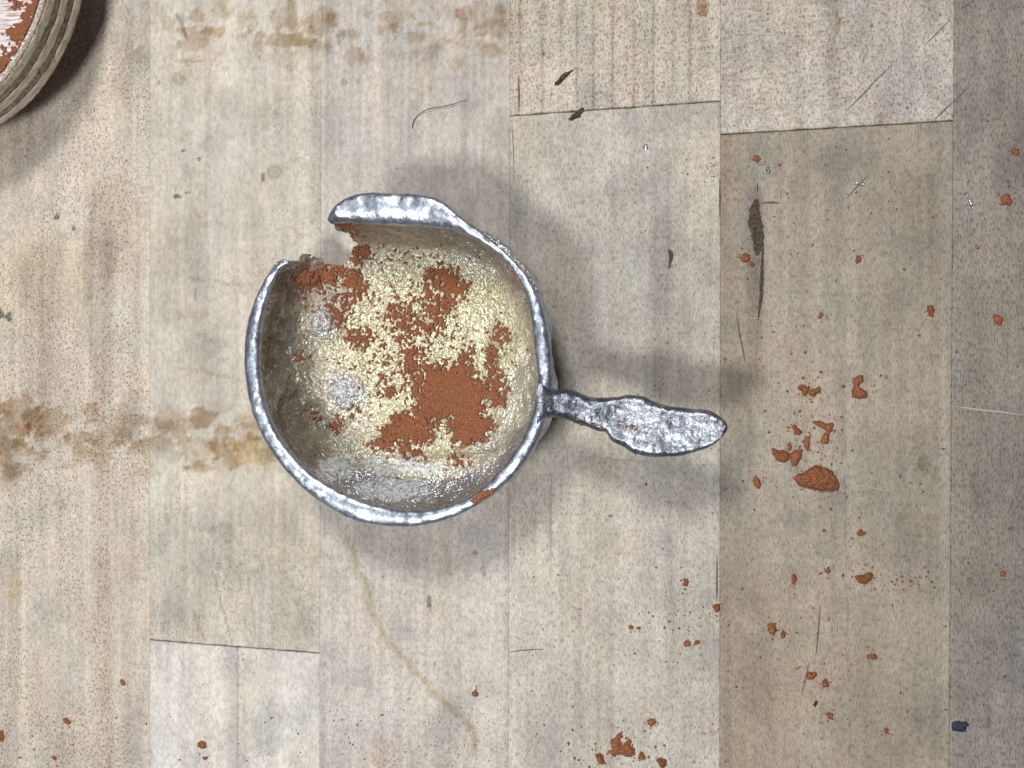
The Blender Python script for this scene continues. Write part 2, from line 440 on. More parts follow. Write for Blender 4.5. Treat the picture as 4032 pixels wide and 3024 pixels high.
LINES = [([(1370, 2120), (1385, 2170), (1400, 2240), (1440, 2280), (1465, 2400), (1500, 2480), (1520, 2520), (1600, 2590), (1640, 2650), (1680, 2690), (1720, 2740), (1760, 2770), (1830, 2830), (1860, 2880), (1880, 2960)], 13, np.array([0.74, 0.68, 0.52]), .75),
         ([(1640, 2110), (1700, 2130), (1750, 2150)], 6, np.array([0.84, 0.78, 0.66]), .6), ([(960, 2180), (1100, 2200), (1300, 2190), (1420, 2230)], 7, np.array([0.88, 0.82, 0.70]), .6), ([(1750, 2150), (1765, 2200), (1775, 2250)], 12, np.array([0.78, 0.70, 0.52]), .6),
         ([(740, 1095), (780, 1100), (840, 1105), (900, 1118), (960, 1126)], 4, np.array([0.62, 0.52, 0.44]), .7),
         ([(670, 1440), (760, 1455), (860, 1478), (960, 1500)], 5, np.array([0.80, 0.68, 0.52]), .6),
         ([(700, 1245), (780, 1245), (850, 1237)], 4, np.array([0.80, 0.68, 0.56]), .5),
         ([(760, 800), (770, 830), (782, 862)], 6, np.array([0.70, 0.58, 0.46]), .7),
         ([(700, 60), (722, 100), (740, 150)], 8, np.array([0.40, 0.35, 0.34]), .85),
         ([(840, 2250), (870, 2390), (905, 2530)], 4, np.array([0.74, 0.74, 0.68]), 1.2),
         ([(740, 2380), (775, 2440), (808, 2520)], 5, np.array([0.84, 0.80, 0.74]), 1.2),
         ([(970, 2270), (990, 2400), (1010, 2520)], 4, np.array([0.82, 0.76, 0.72]), 1.1),
         ([(3400, 200), (3410, 500)], 6, np.array([0.85, 0.78, 0.70]), .6),
         ([(1640, 560), (1640, 400), (1640, 100)], 5, np.array([0.86, 0.78, 0.74]), .6),
         ([(1335, 0), (1333, 400), (1345, 760)], 5, np.array([0.86, 0.80, 0.76]), .6),
         ([(1385, 0), (1390, 300)], 5, np.array([0.86, 0.80, 0.76]), .5),
         ([(1505, 100), (1502, 420)], 5, np.array([0.86, 0.80, 0.76]), .5),
         ([(1860, 420), (1810, 620), (1780, 740)], 8, np.array([0.84, 0.80, 0.78]), .5),
         ([(1960, 420), (1910, 620), (1870, 800)], 8, np.array([0.84, 0.80, 0.78]), .5),
         ([(1690, 2400), (1680, 2520)], 5, np.array([0.8, 0.78, 0.76]), .5),
         ([(1440, 2350), (1450, 2600), (1440, 2800)], 6, np.array([0.86, 0.80, 0.76]), .5)]

def plank_color(x, y, seed, strip, base, upper):
    px, py = P(x, y, 0.0)
    n = len(x)
    col = np.tile(np.asarray(base, float), (n, 1))
    wob = 0.25 * (fbm(x * 0.4, y * 0.12, seed + 5, 3) - 0.5)
    streak = fbm((x + wob) * 3.2, y * 0.10, seed + 1, 4) - 0.5
    fine = fbm((x + wob) * 11, y * 0.35, seed + 2, 3) - 0.5
    blot = fbm(x * 0.55, y * 0.45, seed + 3, 5) - 0.5
    blot2 = fbm(x * 2.4, y * 2.0, seed + 4, 4) - 0.5
    val = 1 + 0.36 * streak + 0.30 * fine + 0.30 * blot + 0.34 * blot2
    col *= val[:, None]
    hue = fbm(x * 1.1 + 40, y * 0.6, seed + 8, 4) - 0.5
    hue2 = fbm(x * 2.6 + 11, y * 1.3, seed + 31, 4) - 0.5
    col *= np.stack([1 + 0.07 * hue + 0.10 * hue2, 1 - 0.02 * hue2, 1 - 0.10 * hue - 0.02 * hue2], 1)
    # grime smears
    gm = sstep(0.54, 0.78, fbm(x * 1.3 + 7, y * 1.0, seed + 9, 5))
    col *= (1 - gm[:, None] * np.array([0.18, 0.17, 0.15]))
    # edge of each board a little dirtier
    d = np.ones(n)
    dens_p = np.full(n, 0.5); flk = np.full(n, 0.2); saw = np.zeros(n); dust = np.full(n, 0.2)
    nz = fbm(x * 1.6, y * 0.9, seed + 12, 4)
    ex0 = fbm(px / 40, py / 90, 519, 3) - 0.5
    if strip == 0:
        dens_p[:] = 0.55; flk = 0.55 + 0.8 * sstep(0.40, 0.60, nz); dust = 0.15 + 0.35 * sstep(2200, 3000, py)
        g = np.exp(-((px - 430) / 80) ** 2) * sstep(650, 800, py) * (1 - sstep(1000, 1250, py))
        g += np.exp(-((px - 160 - 20 * np.sin(py / 200)) / 55) ** 2) * sstep(950, 1050, py) * (1 - sstep(1600, 1900, py)) * 0.8
        g += np.exp(-((px - 400 + (py - 2000) * -0.01) / 26) ** 2) * sstep(1300, 1500, py) * 0.75
        g = np.clip(g * (0.6 + 0.8 * vnoise(x * 7, y * 5, 3)), 0, 1)
        col *= 1 - g[:, None] * np.array([0.13, 0.19, 0.22]); flk += g * 0.9
        yl = sstep(366, 355, px) * sstep(850, 1000, py) * (1 - sstep(1150, 1400, py))
        col *= 1 - yl[:, None] * np.array([0.0, 0.02, 0.10])
        e = np.exp(-np.abs(px - 362 + (py - 1100) * 0.012) / 10) * sstep(700, 820, py) * (1 - sstep(1400, 1500, py))
        col *= 1 - 0.22 * e[:, None]
    elif strip == 1:
        dens_p[:] = 0.28; flk = 0.12 + 0.4 * sstep(0.5, 0.7, nz)
        if not upper:
            dens_p[:] = 0.5; dust = np.full(n, 0.1)
            e = np.exp(-((px - 915) / 34) ** 2); col *= 1 - 0.22 * e[:, None]
            e = np.exp(-((px - 935) / 5) ** 2); col *= 1 - 0.28 * e[:, None]
        else:
            e = sstep(1900, 2150, py); col *= 1 - e[:, None] * np.array([0.10, 0.11, 0.11]); flk += 0.3 * e
    elif strip == 2:
        dens_p = 0.30 + 0.35 * sstep(900, 2200, py); flk = 0.15 + 0.2 * nz
        dust = 0.02 + 0.62 * sstep(2500, 2950, py) * (0.4 + nz)
        ln = sstep(0.55, 0.75, vnoise(px / 17.0 + 0.6 * wob, py * 0.0006, 77)) * (1 - sstep(400, 1000, py) * 0.6)
        col *= 1 - 0.13 * ln[:, None]
    elif strip == 3:
        if upper:
            dens_p[:] = 0.8; flk[:] = 0.95; saw[:] = 0.9; dust = np.full(n, 0.34)
            e = np.zeros(n)
            for lx in (2046, 2140, 2208, 2275, 2340, 2415, 2500, 2575, 2655, 2720):
                e = np.maximum(e, np.exp(-((px - lx + 0.012 * py) / 4.5) ** 2) * (0.35 + 0.9 * vnoise(py * 0.02 + lx, px * 0 + 1, 5)))
            col *= 1 - 0.40 * np.clip(e, 0, 1)[:, None]
        else:
            tb = vnoise(px / 60.0, py * 0.0003, 515) - 0.5; col *= 1 + 0.16 * tb[:, None]
            dens_p[:] = 0.85; dust = 0.12 + 0.30 * sstep(2250, 2900, py) + 0.12 * sstep(2550, 2800, px)
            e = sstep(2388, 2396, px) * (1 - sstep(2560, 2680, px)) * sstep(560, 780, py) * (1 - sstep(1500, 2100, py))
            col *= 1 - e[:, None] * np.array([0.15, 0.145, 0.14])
            e = np.exp(-((px - 2632) / 5) ** 2) * sstep(460, 700, py) * (1 - sstep(1300, 1500, py)); col *= 1 - 0.2 * e[:, None]
            e = np.exp(-((px - 2645 - (py - 2150) * 0.03) / 6) ** 2) * sstep(2150, 2300, py) * (1 - sstep(2700, 2800, py)); col *= 1 - 0.2 * e[:, None]
            e = np.exp(-((px - 2168) / 4.5) ** 2) * sstep(1900, 1950, py) * (1 - sstep(2150, 2300, py)); col *= 1 - 0.3 * e[:, None]
    elif strip == 4:
        dens_p[:] = 0.8; dust = 0.26 + 0.16 * nz
        if upper:
            dens_p[:] = 0.8; flk[:] = 0.85; saw = 0.35 + 1.1 * (1 - sstep(3150, 3420, px)); dust = np.full(n, 0.46)
            hb_ = sstep(0.66, 0.78, fbm(px / 34, py / 7, 611, 3)) * (1 - sstep(3300, 3420, px)); col *= 1 - hb_[:, None] * np.array([0.22, 0.34, 0.42])
            e = np.exp(-((px - 3275) / 34) ** 2) * 0.8; col *= 1 - 0.26 * e[:, None]
        else:
            e = np.clip(1 - dline([(2980, 770), (2976, 900), (2985, 1020), (2992, 1250), (2985, 1500)], px + ex0 * 30, py) / 60, 0, 1) ** 1.5; col *= 1 - e[:, None] * np.array([0.30, 0.36, 0.38])
            tb = vnoise(px / 70.0, py * 0.0003, 517) - 0.5; col *= 1 + 0.14 * tb[:, None]
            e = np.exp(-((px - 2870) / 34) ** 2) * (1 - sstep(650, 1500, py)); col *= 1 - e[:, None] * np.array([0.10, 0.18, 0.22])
            e = sstep(2150, 2500, py) * (1 - sstep(3150, 3350, px)); col *= 1 - e[:, None] * np.array([-0.05, 0.0, 0.05])
            e = np.exp(-((px - 3320 - (py - 1600) * 0.02) / 6) ** 2) * sstep(1500, 1800, py); col *= 1 - 0.18 * e[:, None]
            e = np.exp(-((px - 3395) / 50) ** 2) * sstep(2300, 2600, py); col *= 1 - 0.14 * e[:, None]
    elif strip == 5:
        dens_p[:] = 1.7; dust = np.full(n, 0.22)
    # two ragged bands of old glue stain
    wob1 = fbm(px / 80, py / 46, 95, 4); wob2 = fbm(px / 24, py / 30, 96, 3)
    for f in (np.exp(-((py - 1725 - 30 * np.sin(px / 160)) / 95) ** 2) * sstep(1190, 1080, px) * sstep(0.47, 0.56, wob1 * 0.75 + wob2 * 0.25) * 0.8,
              np.exp(-((py - 130) / 105) ** 2) * sstep(600, 660, px) * sstep(2080, 1900, px) * sstep(0.50, 0.58, wob1 * 0.65 + wob2 * 0.35) * 0.7):
        f = np.where(f > 0.03, f * (0.75 + 0.5 * wob2), 0)
        col *= 1 - f[:, None] * (1 - np.array([0.66, 0.55, 0.41]))
    # stains with ragged edges
    ex = (fbm(px / 55, py / 55, 91, 4) - 0.5); ey = (fbm(px / 14 + 9, py / 14, 92, 3) - 0.5)
    for (sx, sy, rx, ry, mul, a) in STAINS:
        d = np.hypot((px - sx) / rx, (py - sy) / ry)
        k = d < 2.2
        if not k.any(): continue
        dd = d[k] + ex[k] * (1.7 if min(rx, ry) > 16 else 0.5) + ey[k] * 1.1 * (1 if min(rx, ry) > 9 else 0.3)
        f = (1 - sstep(0.80, 1.12, dd)) * np.minimum(1, a * 1.12) * (0.75 + 0.25 * sstep(0.35, 0.9, dd))
        if min(rx, ry) > 20: f *= 0.6 + 0.8 * vnoise(px[k] / 22, py[k] / 40, 93)
        f = np.clip(f, 0, 1)
        col[k] *= 1 - f[:, None] * (1 - mul)
    for pts, wpx, mul, a in LINES:
        xs = [q[0] for q in pts]; ys = [q[1] for q in pts]
        k = (px > min(xs) - 40) & (px < max(xs) + 40) & (py > min(ys) - 40) & (py < max(ys) + 40)
        if not k.any(): continue
        d = dline(pts, px[k] + ex[k] * 34, py[k] + ey[k] * 22)
        f = (1 - sstep(wpx * 0.5, wpx * 1.5, d)) * a
        col[k] *= 1 - f[:, None] * (1 - mul)
    return np.clip(col, 0.01, 0.9), dens_p, flk, saw, dust

def plank(strip, base, ytop=(YT, YT), ybot=(YB, YB), upper=True, res=0.045, seed=0, dz=0.0, gt=0.012, gb=0.012):
    kl, kr = strip - 1, strip
    W = bx_at(kr, 0) - bx_at(kl, 0); H = max(ytop) - min(ybot)
    nu = max(4, int(W / res)); nv = max(4, int(H / res))
    e = 0.014
    u = np.concatenate([[0], np.linspace(e, W - e, nu), [W]]) / W
    v = np.concatenate([[0], np.linspace(e, H - e, nv), [H]]) / H
    U, Vv = np.meshgrid(u, v, indexing='ij')
    yl = ybot[0] + gb + (ytop[0] - gt - ybot[0] - gb) * Vv
    yr = ybot[1] + gb + (ytop[1] - gt - ybot[1] - gb) * Vv
    y = yl + (yr - yl) * U
    g = 0.0032 if strip == 5 else 0.0012
    xl = bx_at(kl, y) + g; xr = bx_at(kr, y) - g
    x = xl + (xr - xl) * U
    # wavering joint line at the butt ends
    wv = 0.012 * (fbm(x * 5, y * 0 + seed, seed, 3) - 0.5) * 2
    y = y + np.where(Vv > 0.5, wv, 0) * (gt > 0.01) + np.where(Vv < 0.5, wv, 0) * (gb > 0.01)
    edge = (np.minimum(U, 1 - U) < 1e-6) | (np.minimum(Vv, 1 - Vv) < 1e-6)
    z = dz + 0.004 * (fbm(x * 1.2, y * 0.7, seed, 3) - 0.5) - np.where(np.minimum(Vv, 1 - Vv) < 1e-6, 0.010, 0.008 if strip >= 5 else 0.003) * edge
    top = np.stack([x, y, z], -1).reshape(-1, 3)
    NU, NV = x.shape
    fc = grid_faces(NU, NV)
    # side skirts
    ring = [i * NV for i in range(NU)] + [(NU - 1) * NV + j for j in range(1, NV)] + [i * NV + NV - 1 for i in range(NU - 2, -1, -1)] + [j for j in range(NV - 2, 0, -1)]
    ring = np.array(ring)
    low = top[ring].copy(); low[:, 2] = -0.095
    nb = len(top); k = len(ring); idx = np.arange(k)
    sk = np.stack([ring, nb + idx, nb + (idx + 1) % k, ring[(idx + 1) % k]], -1)
    V = np.vstack([top, low]); Fc = np.vstack([fc, sk])
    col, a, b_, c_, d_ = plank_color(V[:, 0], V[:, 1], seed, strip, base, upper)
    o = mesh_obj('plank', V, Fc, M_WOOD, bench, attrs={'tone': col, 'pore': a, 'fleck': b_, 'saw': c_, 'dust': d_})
    return o

def jl(pl, pr, strip):
    """joint line through two photo pixels -> y at left and right boundary"""
    (x0, y0), (x1, y1) = G(*pl), G(*pr)
    return (float(y0), float(y1))

J1 = jl((590, 2520), (1260, 2573), 1)
J3 = jl((2008, 455), (2838, 397), 3)
J4 = jl((2838, 528), (3757, 474), 4)
JM = jl((-60, 3010), (-24, 3018), -1)
C_S0 = S(210, 201, 189); C_S1 = S(212, 206, 194); C_S1b = S(218, 214, 207); C_S2 = S(205, 199, 191)
C_S3u = S(203, 195, 183); C_S3 = S(197, 191, 181); C_S4u = S(199, 192, 183); C_S4 = S(164, 155, 142); C_S5 = S(153, 147, 139)
PL = {}
PL['m'] = plank(-1, C_S0, ybot=JM, res=0.09, seed=200)
plank(-1, C_S1, ytop=JM, upper=False, res=0.2, seed=210)
PL[0] = plank(0, C_S0, seed=220)
PL[1] = plank(1, C_S1, ybot=J1, seed=240)
PL['1b'] = plank(1, C_S1b, ytop=J1, upper=False, seed=260)
PL[2] = plank(2, C_S2, seed=280)
PL['3u'] = plank(3, C_S3u, ybot=J3, seed=300)
PL[3] = plank(3, C_S3, ytop=J3, upper=False, seed=320, dz=-0.002)
PL['4u'] = plank(4, C_S4u, ybot=J4, seed=340)
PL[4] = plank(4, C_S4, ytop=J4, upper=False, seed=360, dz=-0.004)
PL[5] = plank(5, C_S5, seed=380)
plank(6, C_S3, res=0.2, seed=400); plank(7, C_S5, res=0.25, seed=420)
plank(-2, C_S2, res=0.2, seed=440); plank(-3, C_S0, res=0.25, seed=460)

# marks cut or drawn in the planks: narrow ribbons, each a part of its plank
def ribbon(name, pts, wpx, mat, parent, taper=True, z=0.006, n=24, rag=0.25, seed=0):
    q = resample(pts, n)
    gx, gy = G(q[:, 0], q[:, 1])
    t = np.stack([np.gradient(gx), np.gradient(gy)], 1); t /= np.linalg.norm(t, axis=1)[:, None] + 1e-9
    nx, ny = -t[:, 1], t[:, 0]
    s = np.linspace(0, 1, n)
    wd_ = wpx / 196.0 * 0.5 * ((np.sin(np.pi * np.clip(s, 0.02, 0.98)) ** 0.45) if taper else np.ones(n))
    wl = wd_ * (1 + rag * (vnoise(s * 40, s * 0, seed) - 0.5) * 2); wr = wd_ * (1 + rag * (vnoise(s * 40, s * 0 + 5, seed + 1) - 0.5) * 2)
    V = []
    for i in range(n):
        V += [(gx[i] - nx[i] * wl[i], gy[i] - ny[i] * wl[i], z - 0.004), (gx[i], gy[i], z), (gx[i] + nx[i] * wr[i], gy[i] + ny[i] * wr[i], z - 0.004)]
    return mesh_obj(name, V, grid_faces(n, 3), mat, parent)

for pts, wpx, mt, pk in [
    ([(3333, 435), (3390, 380), (3450, 315), (3515, 253)], 5, M_PENCIL, '4u'), ([(3680, 470), (3752, 402)], 5, M_PENCIL, '4u'), ([(3760, 398), (3825, 330)], 4, M_PENCIL, 5), ([(3785, 35), (3850, -10)], 5, M_PENCIL, 5),
    ([(3640, 180), (3690, 130), (3740, 80)], 4, M_PENCIL, '4u'), ([(3330, 785), (3370, 740), (3420, 690)], 4, M_PENCIL, 4),
    ([(3212, 2590), (3222, 2480), (3230, 2380)], 5, M_PENCIL, 4), ([(3155, 2740), (3170, 2680), (3185, 2610)], 4, M_PENCIL, 4), ([(3192, 2600), (3198, 2560), (3202, 2535)], 5, M_PALE, 4),
    ([(2005, 2568), (2060, 2560), (2140, 2556)], 4, M_PENCIL, 3),
    ([(2042, 300), (2044, 380), (2043, 440)], 7, M_CRACK, '3u'),
    ([(3004, 960), (3000, 1080), (2995, 1180), (2985, 1260)], 13, M_CHAR, 4), ([(2900, 1230), (2910, 1300), (2925, 1380), (2935, 1430)], 6, M_CRACK, 4), ([(2983, 720), (2982, 760)], 4, M_CHAR, 4), ([(2998, 799), (3040, 797), (3070, 800)], 7, M_CRACK, 4),
    ([(2632, 980), (2640, 1010), (2634, 1060)], 11, M_CHAR, 3), ([(2640, 985), (2648, 1000), (2646, 1030)], 6, M_CHAR, 3),
    ([(2834, 700), (2834, 860)], 4, M_CHAR, 3), ([(2823, 2190), (2823, 2280), (2822, 2370)], 7, M_PENCIL, 3),
    ([(2400, 940), (2440, 910), (2490, 880)], 4, M_PALE, 3),
    ([(2360, 1243), (2500, 1244), (2680, 1246), (2832, 1248)], 3.0, M_PALE, 3), ([(2842, 1250), (3050, 1254), (3280, 1256)], 2.6, M_PALE, 4),
    ([(2840, 1556), (3000, 1562), (3150, 1566)], 2.6, M_PALE, 4), ([(2250, 1795), (2400, 1808), (2600, 1822), (2830, 1832)], 3.2, M_PALE, 3), ([(2945, 1842), (3030, 1850), (3140, 1868)], 5, M_PALE, 4), ([(3330, 1908), (3420, 1918), (3530, 1940)], 3.5, M_PALE, 4),
    ([(3690, 1592), (3755, 1600)], 4, M_PALE, 4), ([(3762, 1600), (3850, 1612), (3940, 1622), (4040, 1636)], 5, M_PALE, 5),
    ([(2015, 470), (2022, 600), (2024, 720)], 3, M_PENCIL, 3),
]:
    ribbon('scratch' if mt is not M_CHAR and mt is not M_CRACK else 'crack', pts, wpx, mt, PL[pk], seed=int(pts[0][0]))
# bark pocket: the long dark lens in the tan plank
bp = ribbon('bark_pocket', [(2980, 785), (2972, 830), (2974, 880), (2984, 930), (2982, 980), (2980, 1004)], 46, M_CHAR, PL[4], n=26, z=0.012, rag=0.22, seed=4)

# ------------------------------------------------------------------ lumps of red sand
def poly_blob(cx, cy, r, asp=1.0, rot=0.0, seed=0, n=14, jag=0.3):
    rr = np.random.default_rng(seed)
    a = np.linspace(0, 2 * np.pi, n, endpoint=False)
    rad = r * (1 + jag * rr.uniform(-1, 1, n))
    x = np.cos(a) * rad * asp; y = np.sin(a) * rad / max(asp, 0.01) ** 0.5
    c, s = math.cos(rot), math.sin(rot)
    return np.stack([cx + x * c - y * s, cy + x * s + y * c], 1)

def mound(name, poly, H, mat, cell=2.6, seed=0, zbase=0.0, rag=5.0, soft=None, parent=None):
    poly = np.asarray(poly, float)
    x0, y0 = poly.min(0) - 6; x1, y1 = poly.max(0) + 6
    nx = int((x1 - x0) / cell) + 2; ny = int((y1 - y0) / cell) + 2
    X, Y = np.meshgrid(x0 + np.arange(nx) * cell, y0 + np.arange(ny) * cell, indexing='ij')
    d = sdf(poly, X, Y)
    d = d + rag * 1.3 * (fbm(X / 9, Y / 9, seed, 3) - 0.5) * 2
    soft = soft or max(4.0, d.max() * 0.75)
    h = H * np.sqrt(np.clip(d / soft, 0, 1)) * (0.55 + 0.45 * fbm(X / 20, Y / 20, seed + 1, 2) * 1.4)
    h = h + H * 0.38 * (fbm(X / 6, Y / 6, seed + 2, 2) - 0.5) * (d > 2)
    h = np.maximum(h, 0.002)
    gx, gy = G(X, Y, zbase)
    keep = d > 0
    idx = -np.ones(X.shape, int)
    fk = keep[:-1, :-1] | keep[1:, :-1] | keep[1:, 1:] | keep[:-1, 1:]
    fi, fj = np.nonzero(fk)
    used = np.zeros(X.shape, bool)
    for a, b in ((0, 0), (1, 0), (1, 1), (0, 1)): used[fi + a, fj + b] = True
    idx[used] = np.arange(used.sum())
    z = np.where(keep, h, 0.0)
    V = np.stack([gx[used], gy[used], zbase + z[used]], 1)
    Fc = np.stack([idx[fi, fj], idx[fi, fj + 1], idx[fi + 1, fj + 1], idx[fi + 1, fj]], 1)
    cx, cy = V[:, 0].mean(), V[:, 1].mean()
    if parent is not None: return mesh_obj(name, V, Fc, mat, parent)
    return mesh_obj(name, V, Fc, mat, origin=(cx, cy, zbase))

def z3(pts): return [(2900 + x / 1.6586, 1350 + y / 1.6586) for x, y in pts]
def zb(pts): return [(2000 + x / 1.898, 2150 + y / 1.898) for x, y in pts]
CL = []
GRP = 'red moulding sand lumps fallen on the bench'
def clump(poly, H, label, seed, **kw):
    H *= 0.75; CL.append(np.asarray(poly, float))
    o = mound('sand_lump', poly, H, M_SAND, seed=seed, **kw)
    return tag(o, label, 'sand lump', GRP)
clump(z3([(372, 882), (405, 858), (440, 850), (490, 812), (520, 800), (580, 815), (622, 840), (650, 880), (670, 925), (666, 962), (600, 966), (540, 964), (470, 946), (408, 930)]), 0.30, 'largest red sand lump, a smooth shark-fin mound on the tan plank', 1, rag=2.5)
clump(z3([(760, 230), (800, 215), (822, 212), (826, 250), (802, 270), (797, 290), (842, 320), (858, 345), (845, 362), (800, 360), (755, 355), (750, 310), (770, 285), (758, 258)]), 0.16, 'boot-shaped red sand lump right of the scattered crumbs', 2, rag=3)
clump(z3([(398, 295), (420, 275), (450, 278), (470, 300), (462, 335), (440, 345), (420, 315)]), 0.10, 'ragged red sand crumb at the top left of the crumb trail', 3)
clump(z3([(470, 330), (490, 305), (540, 288), (553, 300), (545, 325), (500, 348), (478, 345)]), 0.12, 'slanting red sand crumb with a white grain at its right tip', 4)
clump(z3([(492, 515), (545, 512), (580, 530), (634, 524), (626, 570), (602, 600), (600, 655), (562, 662), (548, 645), (572, 600), (588, 568), (550, 548)]), 0.13, 'red sand lump shaped like a figure seven above the largest mound', 5, rag=2.5)
clump(z3([(230, 686), (270, 700), (310, 704), (346, 720), (342, 760), (312, 782), (270, 768), (243, 736)]), 0.15, 'wedge-shaped red sand lump left of the largest mound', 6, rag=3)
clump(z3([(350, 735), (380, 700), (432, 700), (426, 750), (392, 800), (366, 808), (352, 775)]), 0.15, 'red sand lump touching the wedge, just above the largest mound', 7, rag=3)
clump(z3([(362, 545), (385, 540), (405, 565), (430, 580), (410, 605), (385, 590), (372, 565)]), 0.10, 'small bent red crumb halfway down the crumb trail', 8, rag=3)
clump(z3([(448, 620), (465, 605), (480, 620), (478, 660), (465, 710), (452, 690), (440, 660)]), 0.11, 'upright narrow red crumb between the seven-shaped lump and the wedge', 9, rag=3)
clump(z3([(108, 885), (125, 872), (145, 890), (158, 925), (145, 955), (120, 935)]), 0.12, 'lone oval red crumb left of the largest mound', 10, rag=2)
clump(z3([(338, 660), (352, 655), (360, 690), (345, 705), (336, 690)]), 0.08, 'tiny upright red crumb standing just over the wedge-shaped lump', 11, rag=2)
clump(z3([(770, 1520), (830, 1515), (870, 1500), (888, 1520), (872, 1555), (835, 1575), (800, 1560)]), 0.20, 'rough dark-topped red sand lump below the largest mound', 12, rag=3)
clump(z3([(360, 1520), (378, 1508), (392, 1540), (380, 1578), (362, 1570)]), 0.10, 'small upright red crumb left of the rough dark-topped lump', 13, rag=2)
clump(z3([(785, 1245), (800, 1225), (815, 1215), (825, 1235), (842, 1240), (838, 1255), (800, 1258)]), 0.08, 'small tent-shaped red crumb between the largest mound and the dark-topped lump', 14, rag=2)
clump(zb([(745, 1530), (790, 1520), (765, 1460), (800, 1440), (815, 1400), (850, 1390), (858, 1425), (835, 1445), (850, 1490), (880, 1470), (905, 1445), (925, 1460), (915, 1490), (950, 1510), (945, 1560), (900, 1575), (870, 1560), (830, 1555), (790, 1570)]), 0.14, 'branching red sand lump near the bottom edge of the pale plank', 15, rag=4)
clump(zb([(660, 1555), (690, 1548), (715, 1590), (720, 1625), (700, 1630), (670, 1600)]), 0.16, 'slanting red lump left of the branching one', 16, rag=2.5)
clump(zb([(975, 1590), (990, 1535), (1010, 1540), (1025, 1590), (1005, 1598)]), 0.10, 'crumbly red bit right beside the branching lump', 17, rag=3)
clump(zb([(1110, 1595), (1140, 1585), (1185, 1600), (1190, 1630), (1160, 1655), (1130, 1640)]), 0.18, 'red lump at the bottom edge with a dark shadowed top', 18, rag=2.5)
clump(zb([(1038, 1300), (1070, 1290), (1105, 1300), (1098, 1335), (1070, 1350), (1045, 1325)]), 0.09, 'flat red crumb above the branching lump', 19, rag=4)
clump([(2808, 2388), (2822, 2378), (2834, 2380), (2833, 2402), (2822, 2412), (2813, 2402)], 0.14, 'red crumb resting against the joint between pale and tan planks', 20, rag=2)
SM = [(2706, 2533, 11, 'round red crumb on the pale plank, larger of the pair near the joint'), (2743, 2530, 8, 'small brown crumb, right one of the pair near the joint'), (2701, 2293, 11, 'little curved red crumb on the pale plank below the handle shadow'),
      (2485, 2471, 9, 'left crumb of the brown pair in the middle of the pale plank'), (2515, 2472, 7, 'right crumb of the brown pair in the middle of the pale plank'),
      (3261, 2246, 11, 'red crumb above and right of the small upright crumb on the tan plank'), (3040, 2477, 20, 'broad red crumb on the tan plank, left of its smaller neighbour'), (3084, 2499, 11, 'smaller red crumb just right of the broad one on the tan plank'),
      (3192, 2658, 16, 'elongated red crumb beside the long thin scratch on the tan plank'), (3250, 2692, 13, 'red crumb below right of the thin scratch on the tan plank'), (3435, 2583, 12, 'red crumb alone in the middle of the dark grain streak'),
      (3269, 2817, 11, 'red crumb low on the tan plank under a thin brown smear'), (3490, 2878, 9, 'small flat red crumb at the lower right of the tan plank'), (3949, 2258, 11, 'square orange crumb on the far right grey plank'),
      (2934, 1013, 17, 'orange crumb beside the lower end of the dark bark pocket'), (2960, 1040, 8, 'tiny orange crumb just under the one beside the bark pocket'), (2978, 626, 12, 'orange crumb left of the bright metal chip'), (3378, 1022, 13, 'triangular orange crumb in the middle of the tan plank'),
      (3664, 1224, 15, 'upright orange crumb near the right edge of the tan plank'), (3959, 788, 22, 'spread-out orange crumb on the far right grey plank near the top'), (3928, 1260, 18, 'round crumb half black half red on the grey plank'), (3232, 1242, 8, 'small orange crumb sitting on the pale scratch line'),
      (793, 2931, 16, 'red crumb on the pale board at the bottom left'), (810, 2985, 7, 'tiny red crumb under the one on the bottom left board'), (485, 2690, 9, 'dark red crumb alone low on the left plank'), (264, 2838, 12, 'red crumb near the bottom of the left plank beside a grey smudge'),
      (1872, 2733, 11, 'red crumb on the plank under the ladle, near the end of the diagonal stain'), (3995, 598, 15, 'brown crumb near the top right corner'), (217, 2985, 9, 'red crumb at the bottom edge of the left plank'), (6, 2900, 14, 'red crumb stuck in the joint at the left edge'), (3125, 2278, 0, '')]
for i, (x, y, r, lb) in enumerate(SM):
    if r == 0: continue
    clump(poly_blob(x, y, r, random.uniform(0.75, 1.5), random.uniform(0, 3.1), 300 + i), 0.05 + r * 0.004, lb, 40 + i, rag=2.5)

# loose grains: nobody could count them
def grains(name, pts, sizes, mat, zs=None, seed=1):
    rr = np.random.default_rng(seed)
    V = []; Fc = []
    oc = np.array([(1, 0, 0), (0, 1, 0), (-1, 0, 0), (0, -1, 0), (0, 0, 1)], float)
    for (x, y), s, z in zip(pts, sizes, zs if zs is not None else np.zeros(len(pts))):
        a = rr.uniform(0, 6.28); ca, sa = math.cos(a), math.sin(a)
        q = oc * np.array([s * rr.uniform(0.6, 1.3), s * rr.uniform(0.5, 1.1), s * rr.uniform(0.5, 0.9)]) * rr.uniform(0.75, 1.25, (5, 1))
        b = len(V)
        for vx, vy, vz in q: V.append((x + vx * ca - vy * sa, y + vx * sa + vy * ca, z + vz))
        Fc += [(b, b + 1, b + 4), (b + 1, b + 2, b + 4), (b + 2, b + 3, b + 4), (b + 3, b, b + 4)]
    return mesh_obj(name, V, np.array(Fc), mat, smooth=False)
gp = []; gs = []
def scatter(n, x0, x1, y0, y1, smin, smax, clusters=0):
    for _ in range(n):
        px = random.uniform(x0, x1); py = random.uniform(y0, y1)
        s = smin + (smax - smin) * random.random() ** 3
        gp.append(tuple(float(v) for v in G(px, py))); gs.append(s / 196.0)
